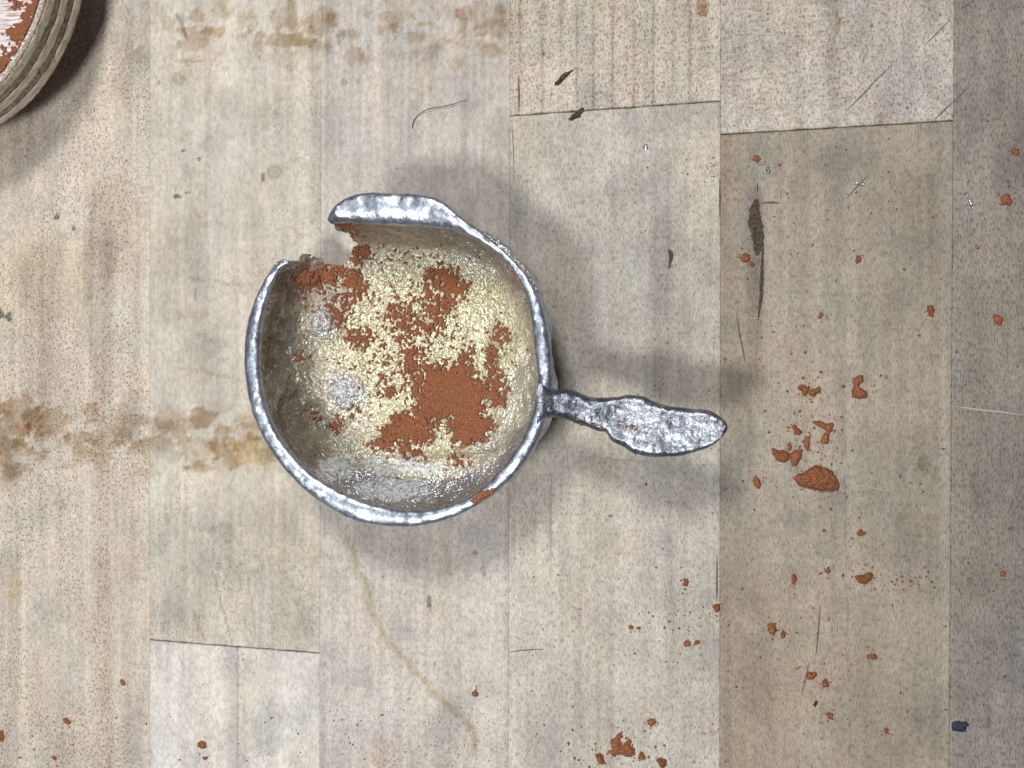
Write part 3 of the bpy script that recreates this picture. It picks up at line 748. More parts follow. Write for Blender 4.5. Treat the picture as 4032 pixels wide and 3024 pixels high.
def cluster(n, cx, cy, sx, sy, smin, smax):
    for _ in range(n):
        px = random.gauss(cx, sx); py = random.gauss(cy, sy)
        s = smin + (smax - smin) * random.random() ** 2
        gp.append(tuple(float(v) for v in G(px, py))); gs.append(s / 196.0)
for pl_ in CL:
    c_ = pl_.mean(0); r_ = np.ptp(pl_, axis=0) * 0.5
    cluster(int(5 + r_.max() * 0.35), c_[0], c_[1], r_[0] * 0.75 + 7, r_[1] * 0.75 + 7, 1.6, 6)
scatter(260, 2845, 3750, 540, 3020, 2, 8); scatter(120, 3760, 4032, 0, 3020, 2, 7); scatter(110, 2020, 2830, 2200, 3020, 2, 7); scatter(70, 2500, 2830, 500, 2200, 2, 6)
scatter(140, 1270, 2000, 2780, 3020, 2, 6); scatter(80, 10, 1250, 2800, 3020, 2, 7); scatter(40, 2850, 3750, 20, 470, 2, 6)
cluster(60, 3180, 1620, 70, 110, 2.5, 9); cluster(50, 2440, 2940, 110, 50, 2.5, 9); cluster(40, 2700, 2430, 60, 120, 2.5, 7); cluster(26, 3320, 2200, 120, 90, 3, 8); cluster(24, 3560, 2290, 60, 20, 3, 7); cluster(20, 120, 2980, 90, 40, 3, 8); cluster(20, 2780, 660, 40, 60, 2, 6)
tag(grains('sand_grains', gp, gs, M_SAND), 'loose grains of red moulding sand strewn over the bench', 'sand', kind='stuff')

# ------------------------------------------------------------------ small debris
def chip(name, poly, H, mat, label, cat, seed, group=None):
    o = mound(name, poly, H, mat, cell=2.0, seed=seed, rag=3.0 if mat is M_CHAR else 1.2)
    return tag(o, label, cat, group)
M_CHIP = cast_metal('bright_chip', 1.0, 0.25, np.array([0.85, 0.88, 0.92]))
chip('charred_sliver', [(2181, 337), (2190, 322), (2215, 297), (2228, 283), (2246, 280), (2256, 276), (2244, 292), (2222, 312), (2200, 335)], 0.05, M_CHAR, 'charred sliver lying slanted on the upper plank, above the joint', 'wood sliver', 1, 'charred slivers')
chip('charred_sliver', [(2238, 473), (2250, 455), (2275, 438), (2290, 424), (2300, 424), (2296, 440), (2282, 460), (2258, 472)], 0.06, M_CHAR, 'charred sliver lying across the butt joint', 'wood sliver', 2, 'charred slivers')
chip('metal_chip', [(3017, 668), (3022, 656), (3028, 658), (3032, 676), (3028, 686), (3020, 680)], 0.05, M_CHIP, 'tiny bright metal chip right of an orange crumb', 'metal chip', 3)
chip('metal_shaving', [(3796, 758), (3806, 762), (3822, 784), (3830, 806), (3834, 826), (3826, 830), (3818, 806), (3808, 782)], 0.05, M_CHIP, 'curved grey metal shaving on the far right plank', 'metal shaving', 4)
chip('metal_chip', [(2534, 578), (2540, 568), (2548, 570), (2552, 584), (2544, 592), (2536, 588)], 0.03, M_CHIP, 'dull grey metal speck below the butt joint', 'metal chip', 5)
chip('blue_chip', [(3748, 2848), (3760, 2840), (3776, 2838), (3788, 2844), (3800, 2840), (3818, 2852), (3806, 2862), (3802, 2880), (3776, 2882), (3750, 2876)], 0.05, M_BLUE, 'dark blue square chip on the plank joint at the lower right', 'plastic chip', 6)
chip('blue_speck', [(3202, 2776), (3210, 2762), (3218, 2758), (3218, 2770), (3210, 2782)], 0.04, M_BLUE, 'tiny dark blue speck near the thin scratch on the tan plank', 'plastic chip', 7)

def tube(name, pts3, rad, mat, parent=None, sides=6, origin=None):
    pts3 = np.asarray(pts3, float); n = len(pts3)
    t = np.gradient(pts3, axis=0); t /= np.linalg.norm(t, axis=1)[:, None] + 1e-9
    ref = np.array([0, 0, 1.0])
    a = np.cross(t, ref); a /= np.linalg.norm(a, axis=1)[:, None] + 1e-9
    b = np.cross(a, t)
    rad = np.broadcast_to(np.asarray(rad, float), (n,))
    V = []
    for k in range(sides):
        an = 2 * math.pi * k / sides
        V.append(pts3 + (a * math.cos(an) + b * math.sin(an)) * rad[:, None])
    V = np.stack(V, 0).reshape(-1, 3)
    Fc = grid_faces(sides, n, wrap_u=True)
    return mesh_obj(name, V, Fc, mat, parent, origin=origin)
q = resample([(1625, 506), (1630, 480), (1648, 455), (1678, 438), (1715, 428), (1750, 422), (1785, 415), (1816, 400), (1842, 396)], 60)
gx, gy = G(q[:, 0], q[:, 1])
s = np.linspace(0, 1, 60)
tag(tube('thread', np.stack([gx, gy, 0.022 + 0.03 * np.sin(s * 3.1) + 0.01 * np.sin(s * 19)], 1), 0.0085 * (1 - 0.55 * sstep(0.7, 1.0, s)), M_THREAD, origin=(float(gx.mean()), float(gy.mean()), 0)), 'curved dark purple thread lying on the plank above the ladle', 'thread')
q = resample([(3360, 720), (3380, 724), (3404, 728)], 16); gx, gy = G(q[:, 0], q[:, 1])
tag(tube('wire', np.stack([gx, gy, 0.03 + 0.01 * np.sin(np.linspace(0, 3, 16))], 1), 0.011, M_CHIP, origin=(float(gx.mean()), float(gy.mean()), 0)), 'short fine wire crossing a scratch on the tan plank', 'wire')

# ------------------------------------------------------------------ the cast ladle
def zc(pts): return np.array([(900 + x / 1.1443, 700 + y / 1.1443) for x, y in pts], float)
ZR = 2.05                                   # rim height above the bench
OUT = zc([(270, 375), (215, 400), (165, 460), (120, 550), (90, 650), (75, 760), (75, 860), (88, 960), (108, 1050), (140, 1130), (182, 1212), (236, 1290), (300, 1362), (370, 1425), (450, 1482), (540, 1532), (640, 1560), (760, 1573), (870, 1568), (970, 1545), (1060, 1510), (1150, 1460), (1230, 1398), (1310, 1318), (1370, 1230), (1412, 1150), (1440, 1060), (1456, 970), (1460, 900), (1456, 830), (1448, 740), (1430, 640), (1400, 540), (1350, 450), (1290, 380), (1215, 310), (1140, 240), (1070, 190), (1000, 130), (940, 92), (850, 76), (740, 72), (640, 68), (570, 80), (510, 110), (470, 150), (450, 190)])
INN = zc([(270, 385), (236, 412), (200, 480), (172, 560), (155, 650), (145, 740), (142, 820), (150, 905), (166, 1000), (190, 1080), (228, 1155), (275, 1222), (330, 1285), (395, 1345), (475, 1395), (560, 1435), (650, 1468), (750, 1490), (850, 1494), (935, 1486), (1010, 1468), (1080, 1438), (1140, 1396), (1205, 1335), (1270, 1258), (1325, 1175), (1362, 1080), (1388, 990), (1396, 920), (1390, 860), (1378, 760), (1368, 660), (1350, 560), (1320, 480), (1280, 412), (1205, 330), (1150, 298), (1085, 270), (1010, 238), (930, 226), (860, 216), (780, 214), (700, 210), (620, 206), (545, 201), (490, 204), (458, 206)])
FLO = zc([(395, 800), (405, 1000), (430, 1130), (520, 1205), (640, 1235), (760, 1240), (900, 1235), (1040, 1225), (1150, 1190), (1230, 1110), (1275, 1000), (1300, 880), (1305, 740), (1290, 620), (1250, 520), (1180, 430), (1080, 375), (960, 340), (830, 325), (700, 330), (600, 350), (520, 400), (450, 480), (410, 600)])
NST = 420
so = resample(OUT, NST); si = resample(INN, NST)
# pair the stations by normalised control index so that sections stay square to the rim
def by_index(c, n):
    k = np.linspace(0, 1, len(c)); u = np.linspace(0, 1, n)
    q = resample(c, 2000)
    # arc-length of control points on q
    a = [int(np.argmin(((q - p_) ** 2).sum(1))) for p_ in c]; a[0] = 0; a[-1] = 1999
    a = np.maximum.accumulate(a)
    t = np.interp(u, k, a)
    return np.stack([np.interp(t, np.arange(2000), q[:, 0]), np.interp(t, np.arange(2000), q[:, 1])], 1)
so = by_index(OUT, NST); si = by_index(INN, NST)
s01 = np.linspace(0, 1, NST)
zr = ZR + 0.05 * (fbm(s01 * 9, s01 * 0, 5, 2) - 0.5) - 0.16 * (1 - sstep(0, 0.10, s01))
zr = zr + 0.10 * sstep(0.76, 0.86, s01) - 0.03 * sstep(0.95, 1.0, s01)
ox, oy = G(so[:, 0], so[:, 1], zr - 0.05); ix, iy = G(si[:, 0], si[:, 1], zr - 0.05)

ladle_c = (float(ox.mean()), float(oy.mean()), 0.0)
ladle = empty('cast_ladle', ladle_c)
tag(ladle, 'small rough cast silvery metal ladle with stubby handle and broken pouring lip', 'ladle')

def loft(ax, ay, az, bx, by, bz, tup, tdn, nsec=28, pw=2.6, amp=0.0, seed=0, close_ends=True, fr=1.0, dish=0.0):
    """solid swept between two edge curves; superellipse section"""
    n = len(ax)
    th = np.linspace(0, 2 * np.pi, nsec, endpoint=False)
    ct, stt = np.cos(th), np.sin(th)
    e = 2.0 / pw
    cu = np.sign(ct) * np.abs(ct) ** e; cv = np.sign(stt) * np.abs(stt) ** e
    mx, my, mz = (ax + bx) / 2, (ay + by) / 2, (az + bz) / 2
    hx, hy, hz = (bx - ax) / 2, (by - ay) / 2, (bz - az) / 2
    V = np.zeros((n, nsec, 3))
    V[:, :, 0] = mx[:, None] + hx[:, None] * cu; V[:, :, 1] = my[:, None] + hy[:, None] * cu
    V[:, :, 2] = mz[:, None] + hz[:, None] * cu + np.where(cv > 0, cv * tup[:, None], cv * tdn[:, None])
    if not np.isscalar(dish):
        V[:, :, 2] -= dish * np.where(cv > 0, np.clip(1 - (cu / 0.80) ** 2, 0, 1), 0)
    if amp:
        nz = fbm(V[..., 0] * fr * 2.2 + V[..., 2] * fr, V[..., 1] * fr * 2.2 + V[..., 2] * 2 * fr, seed, 4) - 0.5
        nz2 = fbm(V[..., 0] * fr * 7 + V[..., 2] * 3, V[..., 1] * fr * 7, seed + 3, 3) - 0.5
        V[:, :, 2] += amp * (nz * 1.6 + nz2 * 0.9) * np.abs(cv)
        V[:, :, 0] += hx[:, None] / (np.hypot(hx, hy)[:, None] + 1e-6) * cu * amp * nz2 * 0.7
        V[:, :, 1] += hy[:, None] / (np.hypot(hx, hy)[:, None] + 1e-6) * cu * amp * nz2 * 0.7
    Fq = grid_faces(n, nsec)
    I = np.arange(n - 1)
    wrap = np.stack([I * nsec + nsec - 1, (I + 1) * nsec + nsec - 1, (I + 1) * nsec, I * nsec], -1)
    Fq = np.vstack([Fq, wrap])
    V = V.reshape(-1, 3)
    F = [tuple(f) for f in Fq]
    if close_ends:
        F.append(tuple(range(nsec))); F.append(tuple(range((n - 1) * nsec, n * nsec))[::-1])
    return V, F

lip = sstep(0.765, 0.83, s01)
wdt = np.hypot(ox - ix, oy - iy)
tip = np.clip(np.minimum(s01, 1 - s01) / 0.012, 0.05, 1) ** 0.5
tup = (0.10 + 0.03 * lip) * tip * np.clip(wdt / 0.3, 0.2, 1.0); tdn = (0.16 - 0.04 * lip) * tip * np.clip(wdt / 0.3, 0.35, 1.0)
# lip dips towards the inside like a spout
zo = zr - 0.05 + 0.04 * lip; zi = zr - 0.05 - 0.06 * lip
V, F = loft(ix, iy, zi, ox, oy, zo, tup, tdn, nsec=34, pw=2.2, amp=0.030, seed=21, fr=1.1)
mesh_obj('rim', V, np.array(F, dtype=object), M_RIM, ladle)

# --- handle
def zh(pts): return np.array([(2050 + x / 2.37, 1400 + y / 2.37) for x, y in pts], float)
HT = zh([(180, 215), (235, 235), (280, 285), (330, 312), (450, 312), (560, 350), (650, 388), (780, 392), (910, 385), (1000, 366), (1130, 378), (1250, 430), (1400, 472), (1550, 492), (1720, 505), (1800, 530), (1880, 582), (1922, 632), (1932, 672)])
HB = zh([(165, 700), (205, 650), (252, 590), (330, 576), (440, 605), (520, 632), (620, 662), (720, 702), (800, 722), (860, 802), (960, 852), (1060, 912), (1210, 945), (1350, 946), (1520, 930), (1650, 892), (1760, 855), (1850, 790), (1925, 700)])
NH = 220
ht = by_index(HT, NH); hb = by_index(HB, NH)
sh = np.linspace(0, 1, NH)
zh_ = 1.98 - 0.14 * sstep(0.02, 0.3, sh) + 0.06 * sh
tx, ty = G(ht[:, 0], ht[:, 1], zh_); bx_, by_ = G(hb[:, 0], hb[:, 1], zh_)
endt = np.clip((1 - sh) / 0.05, 0.06, 1) ** 0.5
V, F = loft(bx_, by_, zh_, tx, ty, zh_, (0.17 + 0.03 * (1 - sstep(0.2, 0.5, sh))) * endt, (0.30 - 0.06 * sh) * endt, nsec=60, pw=2.4, amp=0.032, seed=41, fr=1.2, dish=0.06 * sstep(0.3, 0.5, sh)[:, None] * endt[:, None])
drk = np.clip(0.75 * np.exp(-((sh - 0.24) / 0.10) ** 2) + 0.95 * sstep(0.90, 0.985, sh), 0, 1)  # darker neck, plus bevel shade at the tip painted into the colour
mesh_obj('handle', V, np.array(F, dtype=object), M_HANDLE, ladle, attrs={'painted_dark': np.repeat(drk, 60)})

# --- bowl: one sheet of polar rows with real thickness, notch broken out of it
NA, NF, NW = 900, 140, 90
fcx, fcy = G(1640, 1390, 0.3); fcx = float(fcx); fcy = float(fcy)
def polar(xs, ys, n, cx, cy):
    a = np.unwrap(np.arctan2(ys - cy, xs - cx))
    r = np.hypot(xs - cx, ys - cy)
    if a[-1] < a[0]: a = a[::-1]; r = r[::-1]
    a2 = np.concatenate([a - 2 * np.pi, a, a + 2 * np.pi]); r2 = np.concatenate([r, r, r])
    o = np.argsort(a2)
    u = np.linspace(-np.pi, np.pi, n, endpoint=False)
    return u, np.interp(u, a2[o], r2[o])
ff = resample(FLO, 300, closed=True)
fx, fy = G(ff[:, 0], ff[:, 1], 0.70)
ang, rfl = polar(fx, fy, NA, fcx, fcy)
# rim inner contour, a little under the rim, closed over the notch
wx = np.concatenate([ix * 0.6 + ox * 0.4, [float(G(1160, 1010, 1.2)[0]), float(G(1270, 985, 1.0)[0])]])
wy = np.concatenate([iy * 0.6 + oy * 0.4, [float(G(1160, 1010, 1.2)[1]), float(G(1270, 985, 1.0)[1])]])
# under the lip the wall stands at the lip's inner edge
k = s01 > 0.79
wx[:NST][k] = ix[k] * 0.86 + ox[k] * 0.14; wy[:NST][k] = iy[k] * 0.86 + oy[k] * 0.14
# drop the overhanging tip of the lip
keep = np.concatenate([s01 < 0.988, [True, True]])
# insert order: rim runs from the notch round to the lip, so the closing points come after
keep_idx = np.nonzero(keep)[0]
wx = wx[keep_idx]; wy = wy[keep_idx]
# last two points are nearest the notch: order tip-> (1270,985) -> (1160,1010) -> start
order = list(range(len(wx) - 2)) + [len(wx) - 1, len(wx) - 2]
wx = wx[order]; wy = wy[order]
_, rwl = polar(wx, wy, NA, fcx, fcy)
# wall top height follows the rim
sta = np.arctan2(0.5 * (iy + oy) - fcy, 0.5 * (ix + ox) - fcx)
zwall = np.array([zr[int(np.argmin(np.abs((sta - a + np.pi) % (2 * np.pi) - np.pi)))] for a in ang]) - 0.10
ker = np.ones(9) / 9
def smooth_c(a, n=1):
    for _ in range(n): a = np.convolve(np.concatenate([a[-4:], a, a[:4]]), ker, 'valid')
    return a
rwl = smooth_c(rwl, 1); rfl = smooth_c(rfl, 3)
a_s, a_t = sta[0], sta[-1]
dn_ = np.minimum(sstep(a_t - 0.02, a_t + 0.06, ang), 1 - sstep(a_s - 0.16, a_s - 0.02, ang))
zwall = zwall - dn_ * 0.85
print('notch angles', a_s, a_t)
X = np.zeros((NA, NF + NW)); Y = np.zeros_like(X); Z = np.zeros_like(X); VV = np.zeros_like(X)
ca, sa = np.cos(ang), np.sin(ang)
for j in range(NF):
    t = (j + 0.4) / NF
    r = rfl * t
    X[:, j] = fcx + ca * r; Y[:, j] = fcy + sa * r
    Z[:, j] = 0.30 + 0.42 * t ** 2.6
    VV[:, j] = t * 0.5
for j in range(NW):
    t = (j + 1) / NW
    f = 1 - (1 - t) ** 1.55 if True else t
    g = t ** 1.35
    r = rfl + (rwl - rfl) * np.sin(f * np.pi / 2) ** 0.95
    X[:, NF + j] = fcx + ca * r; Y[:, NF + j] = fcy + sa * r
    Z[:, NF + j] = 0.72 + (zwall - 0.72) * (0.5 * t + 0.5 * t ** 2.0)
    VV[:, NF + j] = 0.5 + t * 0.5
PX, PY = P(X, Y, Z)
# casting texture in the geometry
wallf = sstep(0.5, 0.62, VV)
lump = (fbm(X * 1.7, Y * 1.7, 301, 3) - 0.5) * 0.16 + (fbm(X * 4.2, Y * 4.2, 307, 2) - 0.5) * 0.085
grain = (fbm(X * 9, Y * 9, 303, 3) - 0.5)
wr = (fbm(X * 2.6 + Z * 2.0, Y * 2.6 + Z * 2.0, 305, 2) - 0.5)
def zg(x, y, sx, sy=None):
    cx_, cy_ = 900 + x / 1.1443, 700 + y / 1.1443; sy = sy or sx
    return np.exp(-((PX - cx_) / sx) ** 2 - ((PY - cy_) / sy) ** 2)
bumps = 0.14 * zg(520, 960, 90, 80) - 0.10 * zg(400, 1060, 60, 80) + 0.12 * zg(960, 1120, 60, 50) + 0.12 * zg(1000, 1270, 150, 30) - 0.10 * zg(830, 1235, 160, 24) + 0.10 * zg(430, 640, 60, 60) - 0.06 * zg(380, 800, 40, 160) \
        + 0.10 * zg(480, 1310, 70, 50) + 0.12 * zg(720, 1380, 130, 45) - 0.09 * zg(620, 1280, 160, 24) - 0.10 * zg(760, 320, 140, 40) + 0.07 * zg(1180, 1000, 60, 90)
grain = grain * (1 + 1.6 * zg(640, 1370, 260, 70))
dn = (lump * (1 - 0.3 * wallf) + 0.024 * grain * (1 - 0.8 * wallf) + 0.17 * wr * wallf + bumps) * (1 - sstep(0.93, 1.0, VV) * 0.8)
Z = Z + dn * (1 - 0.55 * wallf)
rr_ = np.hypot(X - fcx, Y - fcy) + 1e-6
X = X - (X - fcx) / rr_ * dn * 0.75 * wallf; Y = Y - (Y - fcy) / rr_ * dn * 0.75 * wallf
PX, PY = P(X, Y, Z)
Z0min = Z.min()
# colour masks
zx = (PX - 900) * 1.1443; zy = (PY - 700) * 1.1443
nA = fbm(zx / 90, zy / 90, 310, 4); nB = fbm(zx / 25, zy / 25, 312, 3)
gold = 0.45 * (VV < 0.62) + np.exp(-((zx - 860) / 400) ** 2 - ((zy - 760) / 360) ** 2) * 1.5 + 0.7 * zg(1250, 620, 130, 130) + 0.4 * zg(900, 1250, 200, 60) - 1.2 * zg(530, 960, 80, 70) - 0.9 * zg(430, 640, 60, 70)
gold = np.clip(gold + (nA - 0.5) * 0.9, 0, 1) * (1 - 0.75 * sstep(0.68, 0.9, VV))
film = sstep(0.47, 0.60, VV) * (1 - sstep(0.88, 0.98, VV + (nA - 0.5) * 0.25))
film = film * (0.75 + 0.5 * (nB - 0.5)) - 1.1 * zg(640, 1360, 260, 70) - 0.5 * zg(1000, 1300, 180, 60)
film += 0.25 * sstep(0.36, 0.5, VV)
film += 0.35 * zg(900, 270, 400, 70) + 0.25 * zg(1330, 520, 70, 250) + 0.2 * zg(1150, 1320, 160, 60)
film *= 1 - 0.2 * sstep(950, 1250, zx)
film += 0.55 * zg(420, 1080, 60, 160) + 0.35 * zg(400, 760, 50, 200) + 0.4 * zg(560, 1160, 120, 50)
film -= 0.7 * (zx < 260) * sstep(0.52, 0.66, fbm(zx / 30, zy / 60, 330, 3)) * (VV > 0.6)
film = np.clip(film - 0.6 * np.clip(zg(700, 1370, 330, 100), 0, 1), 0, 0.95)
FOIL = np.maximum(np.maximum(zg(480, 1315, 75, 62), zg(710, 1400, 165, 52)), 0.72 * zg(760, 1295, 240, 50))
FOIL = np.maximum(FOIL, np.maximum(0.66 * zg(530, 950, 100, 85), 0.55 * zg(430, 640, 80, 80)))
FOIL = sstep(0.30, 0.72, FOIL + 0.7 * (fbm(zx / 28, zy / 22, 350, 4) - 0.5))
# sand patches
POLYS = [[(640, 1195), (700, 1150), (740, 1100), (760, 1070), (840, 1060), (860, 1000), (850, 960), (830, 920), (870, 900), (900, 860), (950, 850), (1020, 845), (1060, 830), (1070, 800), (1095, 800), (1100, 870), (1130, 900), (1150, 930), (1190, 900), (1230, 895), (1240, 950), (1245, 1000), (1230, 1020), (1180, 1020), (1170, 1060), (1190, 1110), (1195, 1150), (1150, 1190), (1080, 1210), (1030, 1200), (1000, 1150), (990, 1100), (960, 1090), (930, 1110), (920, 1160), (890, 1210), (830, 1210), (770, 1205), (720, 1240), (670, 1230)],
         [(795, 800), (830, 780), (860, 800), (855, 850), (845, 890), (820, 892), (800, 860)],
         [(890, 440), (940, 460), (935, 420), (970, 410), (1010, 405), (1045, 430), (1055, 470), (1075, 490), (1060, 530), (1020, 540), (990, 570), (970, 610), (955, 600), (950, 560), (930, 530), (945, 500), (900, 470)],
         [(545, 420), (580, 430), (600, 480), (615, 510), (590, 540), (550, 560), (520, 580), (500, 560), (540, 530), (530, 490), (470, 475), (430, 468), (380, 474), (330, 490), (300, 472), (320, 440), (370, 415), (400, 398), (440, 405), (470, 415)],
         [(460, 600), (500, 590), (530, 620), (525, 660), (500, 676), (480, 650)],
         [(535, 720), (570, 700), (620, 690), (625, 720), (600, 760), (560, 745)],
         [(1185, 692), (1220, 670), (1260, 690), (1266, 712), (1230, 736), (1200, 722)], [(1168, 770), (1195, 760), (1197, 830), (1175, 835)], [(770, 600), (800, 630), (840, 620), (880, 650), (870, 672), (820, 655)],
         [(720, 560), (750, 590), (770, 620), (745, 610)], [(905, 520), (918, 520), (915, 630), (895, 650)], [(940, 540), (962, 560), (945, 660), (925, 690), (905, 680)],
         poly_blob(1185, 862, 20, 1, 0, 3), poly_blob(483, 1112, 19, 1, 0, 4), poly_blob(705, 950, 20, 0.8, 0, 5), poly_blob(1075, 798, 22, 1, 0, 6), poly_blob(575, 1052, 10, 1, 0, 7), poly_blob(325, 812, 8, 1, 0, 8), poly_blob(395, 1080, 18, 0.6, 0.5, 9), poly_blob(840, 1238, 36, 1.4, 0, 10), poly_blob(1045, 1280, 30, 1.3, 0, 12), poly_blob(520, 222, 34, 1.5, 0.1, 13), poly_blob(590, 340, 22, 1.3, 0, 14), poly_blob(915, 450, 20, 1, 0, 15)]
sm = np.full(X.shape, -1e3)
for pl in POLYS: sm = np.maximum(sm, sdf(pl, zx, zy))
rough_e = (fbm(zx / 26, zy / 26, 320, 4) - 0.5)
holes = sstep(0.54, 0.66, fbm(zx / 24, zy / 24, 321, 4)) * 58 * sstep(85, 0, sm)
smn = sm - 3 + rough_e * 62 + (fbm(zx / 9, zy / 9, 324, 2) - 0.5) * 26 - holes
# scattered specks
spz = fbm(zx / 16, zy / 16, 322, 3) * 0.55 + 0.45 * vnoise(zx / 7.5, zy / 7.5, 323)
dens = 0.5 * np.exp(-((zx - 800) / 330) ** 2 - ((zy - 780) / 330) ** 2) + 0.5 * zg(430, 500, 120, 80) + 0.35 * zg(700, 360, 220, 60) + 0.3 * zg(820, 620, 120, 120) + 0.25 * zg(1250, 780, 40, 250) + 0.55 * sstep(-48, 0, sm)
spk = (spz - (0.80 - 0.22 * np.clip(dens, 0, 0.75) / 0.5)) * 120
smask = np.maximum(smn, np.clip(spk, -50, 9))
sanddust = np.clip(sstep(-34, 4, smn) * 0.8 * sstep(0.35, 0.55, nB) + 0.9 * sstep(-1, 3, smask), 0, 1)
sanddust = np.maximum(sanddust, 0.35 * np.clip(dens - 0.15, 0, 1) * sstep(0.45, 0.6, nB))
sanddust = np.maximum(sanddust, 0.30 * zg(430, 520, 130, 70) + 0.4 * zg(620, 260, 110, 40) + 0.35 * zg(1300, 420, 60, 120))
# notch broken out between the left rim end and the lip
NOTCH = zc([(265, 372), (300, 370), (345, 366), (385, 356), (420, 362), (438, 385), (470, 392), (505, 394), (530, 378), (548, 350), (560, 318), (585, 300), (562, 288), (548, 262), (525, 245), (500, 236), (468, 222), (448, 200), (380, 100), (200, 150), (150, 330), (230, 360)])
nt = sdf(NOTCH, PX, PY) + (fbm(PX / 14, PY / 14, 333, 3) - 0.5) * 16
okf = ~((nt > 0) & (VV > 0.42) & (ang[:, None] > 1.2))
# up = towards +y; the notch lies up-left of the centre
def take(okv, Zs, name, mat, attrs, origin_parent, solid=None, drop=None):
    okq = okv & np.roll(okv, -1, axis=0)
    okq = okq[:, :-1] & okq[:, 1:]
    fi, fj = np.nonzero(okq); nv_ = X.shape[1]; fi2 = (fi + 1) % NA
    Fq = np.stack([fi * nv_ + fj, fi * nv_ + fj + 1, fi2 * nv_ + fj + 1, fi2 * nv_ + fj], -1)
    used = np.unique(Fq); mp = -np.ones(X.size, int); mp[used] = np.arange(len(used))
    V = np.stack([X.ravel(), Y.ravel(), Zs.ravel()], 1)[used]
    at = {k_: v_.ravel()[used] for k_, v_ in attrs.items()} if attrs else None
    return V, mp[Fq], at, used
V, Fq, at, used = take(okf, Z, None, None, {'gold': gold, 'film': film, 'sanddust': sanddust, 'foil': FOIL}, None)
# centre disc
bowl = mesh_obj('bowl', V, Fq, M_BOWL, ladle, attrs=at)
# close the small hole at the centre
bowl.data.materials.append(M_RIM)
md = bowl.modifiers.new('thickness', 'SOLIDIFY'); md.thickness = 0.13 * CM; md.offset = -1.0; md.use_rim = True; md.use_even_offset = False; md.material_offset = 1; md.material_offset_rim = 0
cidx = np.arange(NA) * X.shape[1]
cap_v = np.stack([X[:, 0], Y[:, 0], Z[:, 0]], 1)

# sand lying in the bowl: its own body on top of the metal
th_ = np.clip(smask, -2, 14) / 14.0
okS = smask > -3
lift = 0.004 + 0.050 * np.clip(th_, 0, 1) ** 0.6 + 0.035 * (fbm(zx / 7, zy / 7, 340, 2) - 0.5) * np.clip(th_, 0, 1)
Zs = Z + np.where(smask > 0, lift, -0.02)
V, Fq, at, used = take(okS & okf & (VV < 0.93), Zs, None, None, None, None)
so_ = mesh_obj('bowl_sand', V, Fq, M_SAND, origin=ladle_c)
tag(so_, 'red moulding sand left in patches on the inside of the ladle bowl', 'sand', kind='stuff')
# smear of sand on the rim
rp = zc([(1085, 1462), (1105, 1438), (1140, 1412), (1172, 1408), (1200, 1402), (1185, 1424), (1155, 1440), (1118, 1466)])
tag(mound('rim_sand', rp, 0.05, M_SAND, cell=2.2, seed=77, zbase=ZR + 0.075, rag=5), 'patch of red sand stuck on the lower right rim of the ladle', 'sand')

# sand grains caught on the handle
hp = []; hsz = []; hz_ = []
for cx, cy, n_, sx, sy in [(2310, 1655, 26, 22, 8), (2365, 1670, 20, 20, 10), (2492, 1686, 10, 9, 8), (2620, 1692, 8, 14, 8), (2500, 1772, 14, 10, 8), (2566, 1780, 10, 9, 8), (2430, 1668, 8, 12, 10), (2560, 1740, 8, 50, 20), (2700, 1690, 8, 60, 30)]:
    for _ in range(n_):
        gx_, gy_ = G(random.gauss(cx, sx), random.gauss(cy, sy), 2.02)
        hp.append((float(gx_), float(gy_))); hsz.append(random.uniform(2.5, 6.5) / 196.0); hz_.append(1.985 if cy < 1765 else 1.94)
tag(grains('handle_sand', hp, hsz, M_SAND, hz_, seed=6), 'red sand grains caught in the pits of the ladle handle', 'sand', kind='stuff')

# ------------------------------------------------------------------ plywood disc in the corner
BE = np.array([(324, 0), (317, 34), (304, 91), (290, 142), (270, 192), (243, 243), (216, 287), (176, 334), (135, 375), (70, 450), (0, 503)], float)
DZ = 1.1
ex, ey = G(BE[:, 0], BE[:, 1], DZ)
A = np.stack([2 * ex, 2 * ey, np.ones(len(ex))], 1)
sol = np.linalg.lstsq(A, ex ** 2 + ey ** 2, rcond=None)[0]
dcx, dcy = float(sol[0]), float(sol[1]); DR = float(math.sqrt(sol[2] + dcx ** 2 + dcy ** 2))
HD = DZ + 0.95
print('disc', dcx, dcy, DR, 'floor min', Z0min)
disc = empty('plywood_disc', (dcx, dcy, 0))
tag(disc, 'round plywood block with layered edge in the top left corner', 'plywood disc')
def ply_mat(name, c1, c2):
    t = NT(name)
    cx = t.new('ShaderNodeCombineXYZ')
    t.put(cx.inputs[0], t.math('MULTIPLY', t.attr('arc'), 2.6 if c1[0] > 0.2 else 9.0)); t.put(cx.inputs[1], t.math('MULTIPLY', t.attr('hgt'), 16.0))
    n = t.noise(cx.outputs[0], 1.0, 4, 0.65); n2 = t.noise(t.pos(), 34, 2)
    c = t.mix(t.ramp(n, 0.3, 0.7), rgba(c1), rgba(c2)); c = t.mix(t.ramp(t.noise(t.pos(), 9, 3, 0.6), 0.60, 0.70, 0, 0.7), c, rgba(c1 * 0.3))
    t.setp(Base_Color=c, Roughness=0.85, Normal=t.bump(n, 0.7, 0.0005))
    t.b.inputs['Specular IOR Level'].default_value = 0.15
    return t.m
M_PL = ply_mat('ply_light', S(158, 148, 132), S(214, 204, 188)); M_PD = ply_mat('ply_dark', S(100, 88, 79), S(160, 146, 132)); M_PO = ply_mat('ply_orange', S(120, 84, 50), S(160, 120, 80))
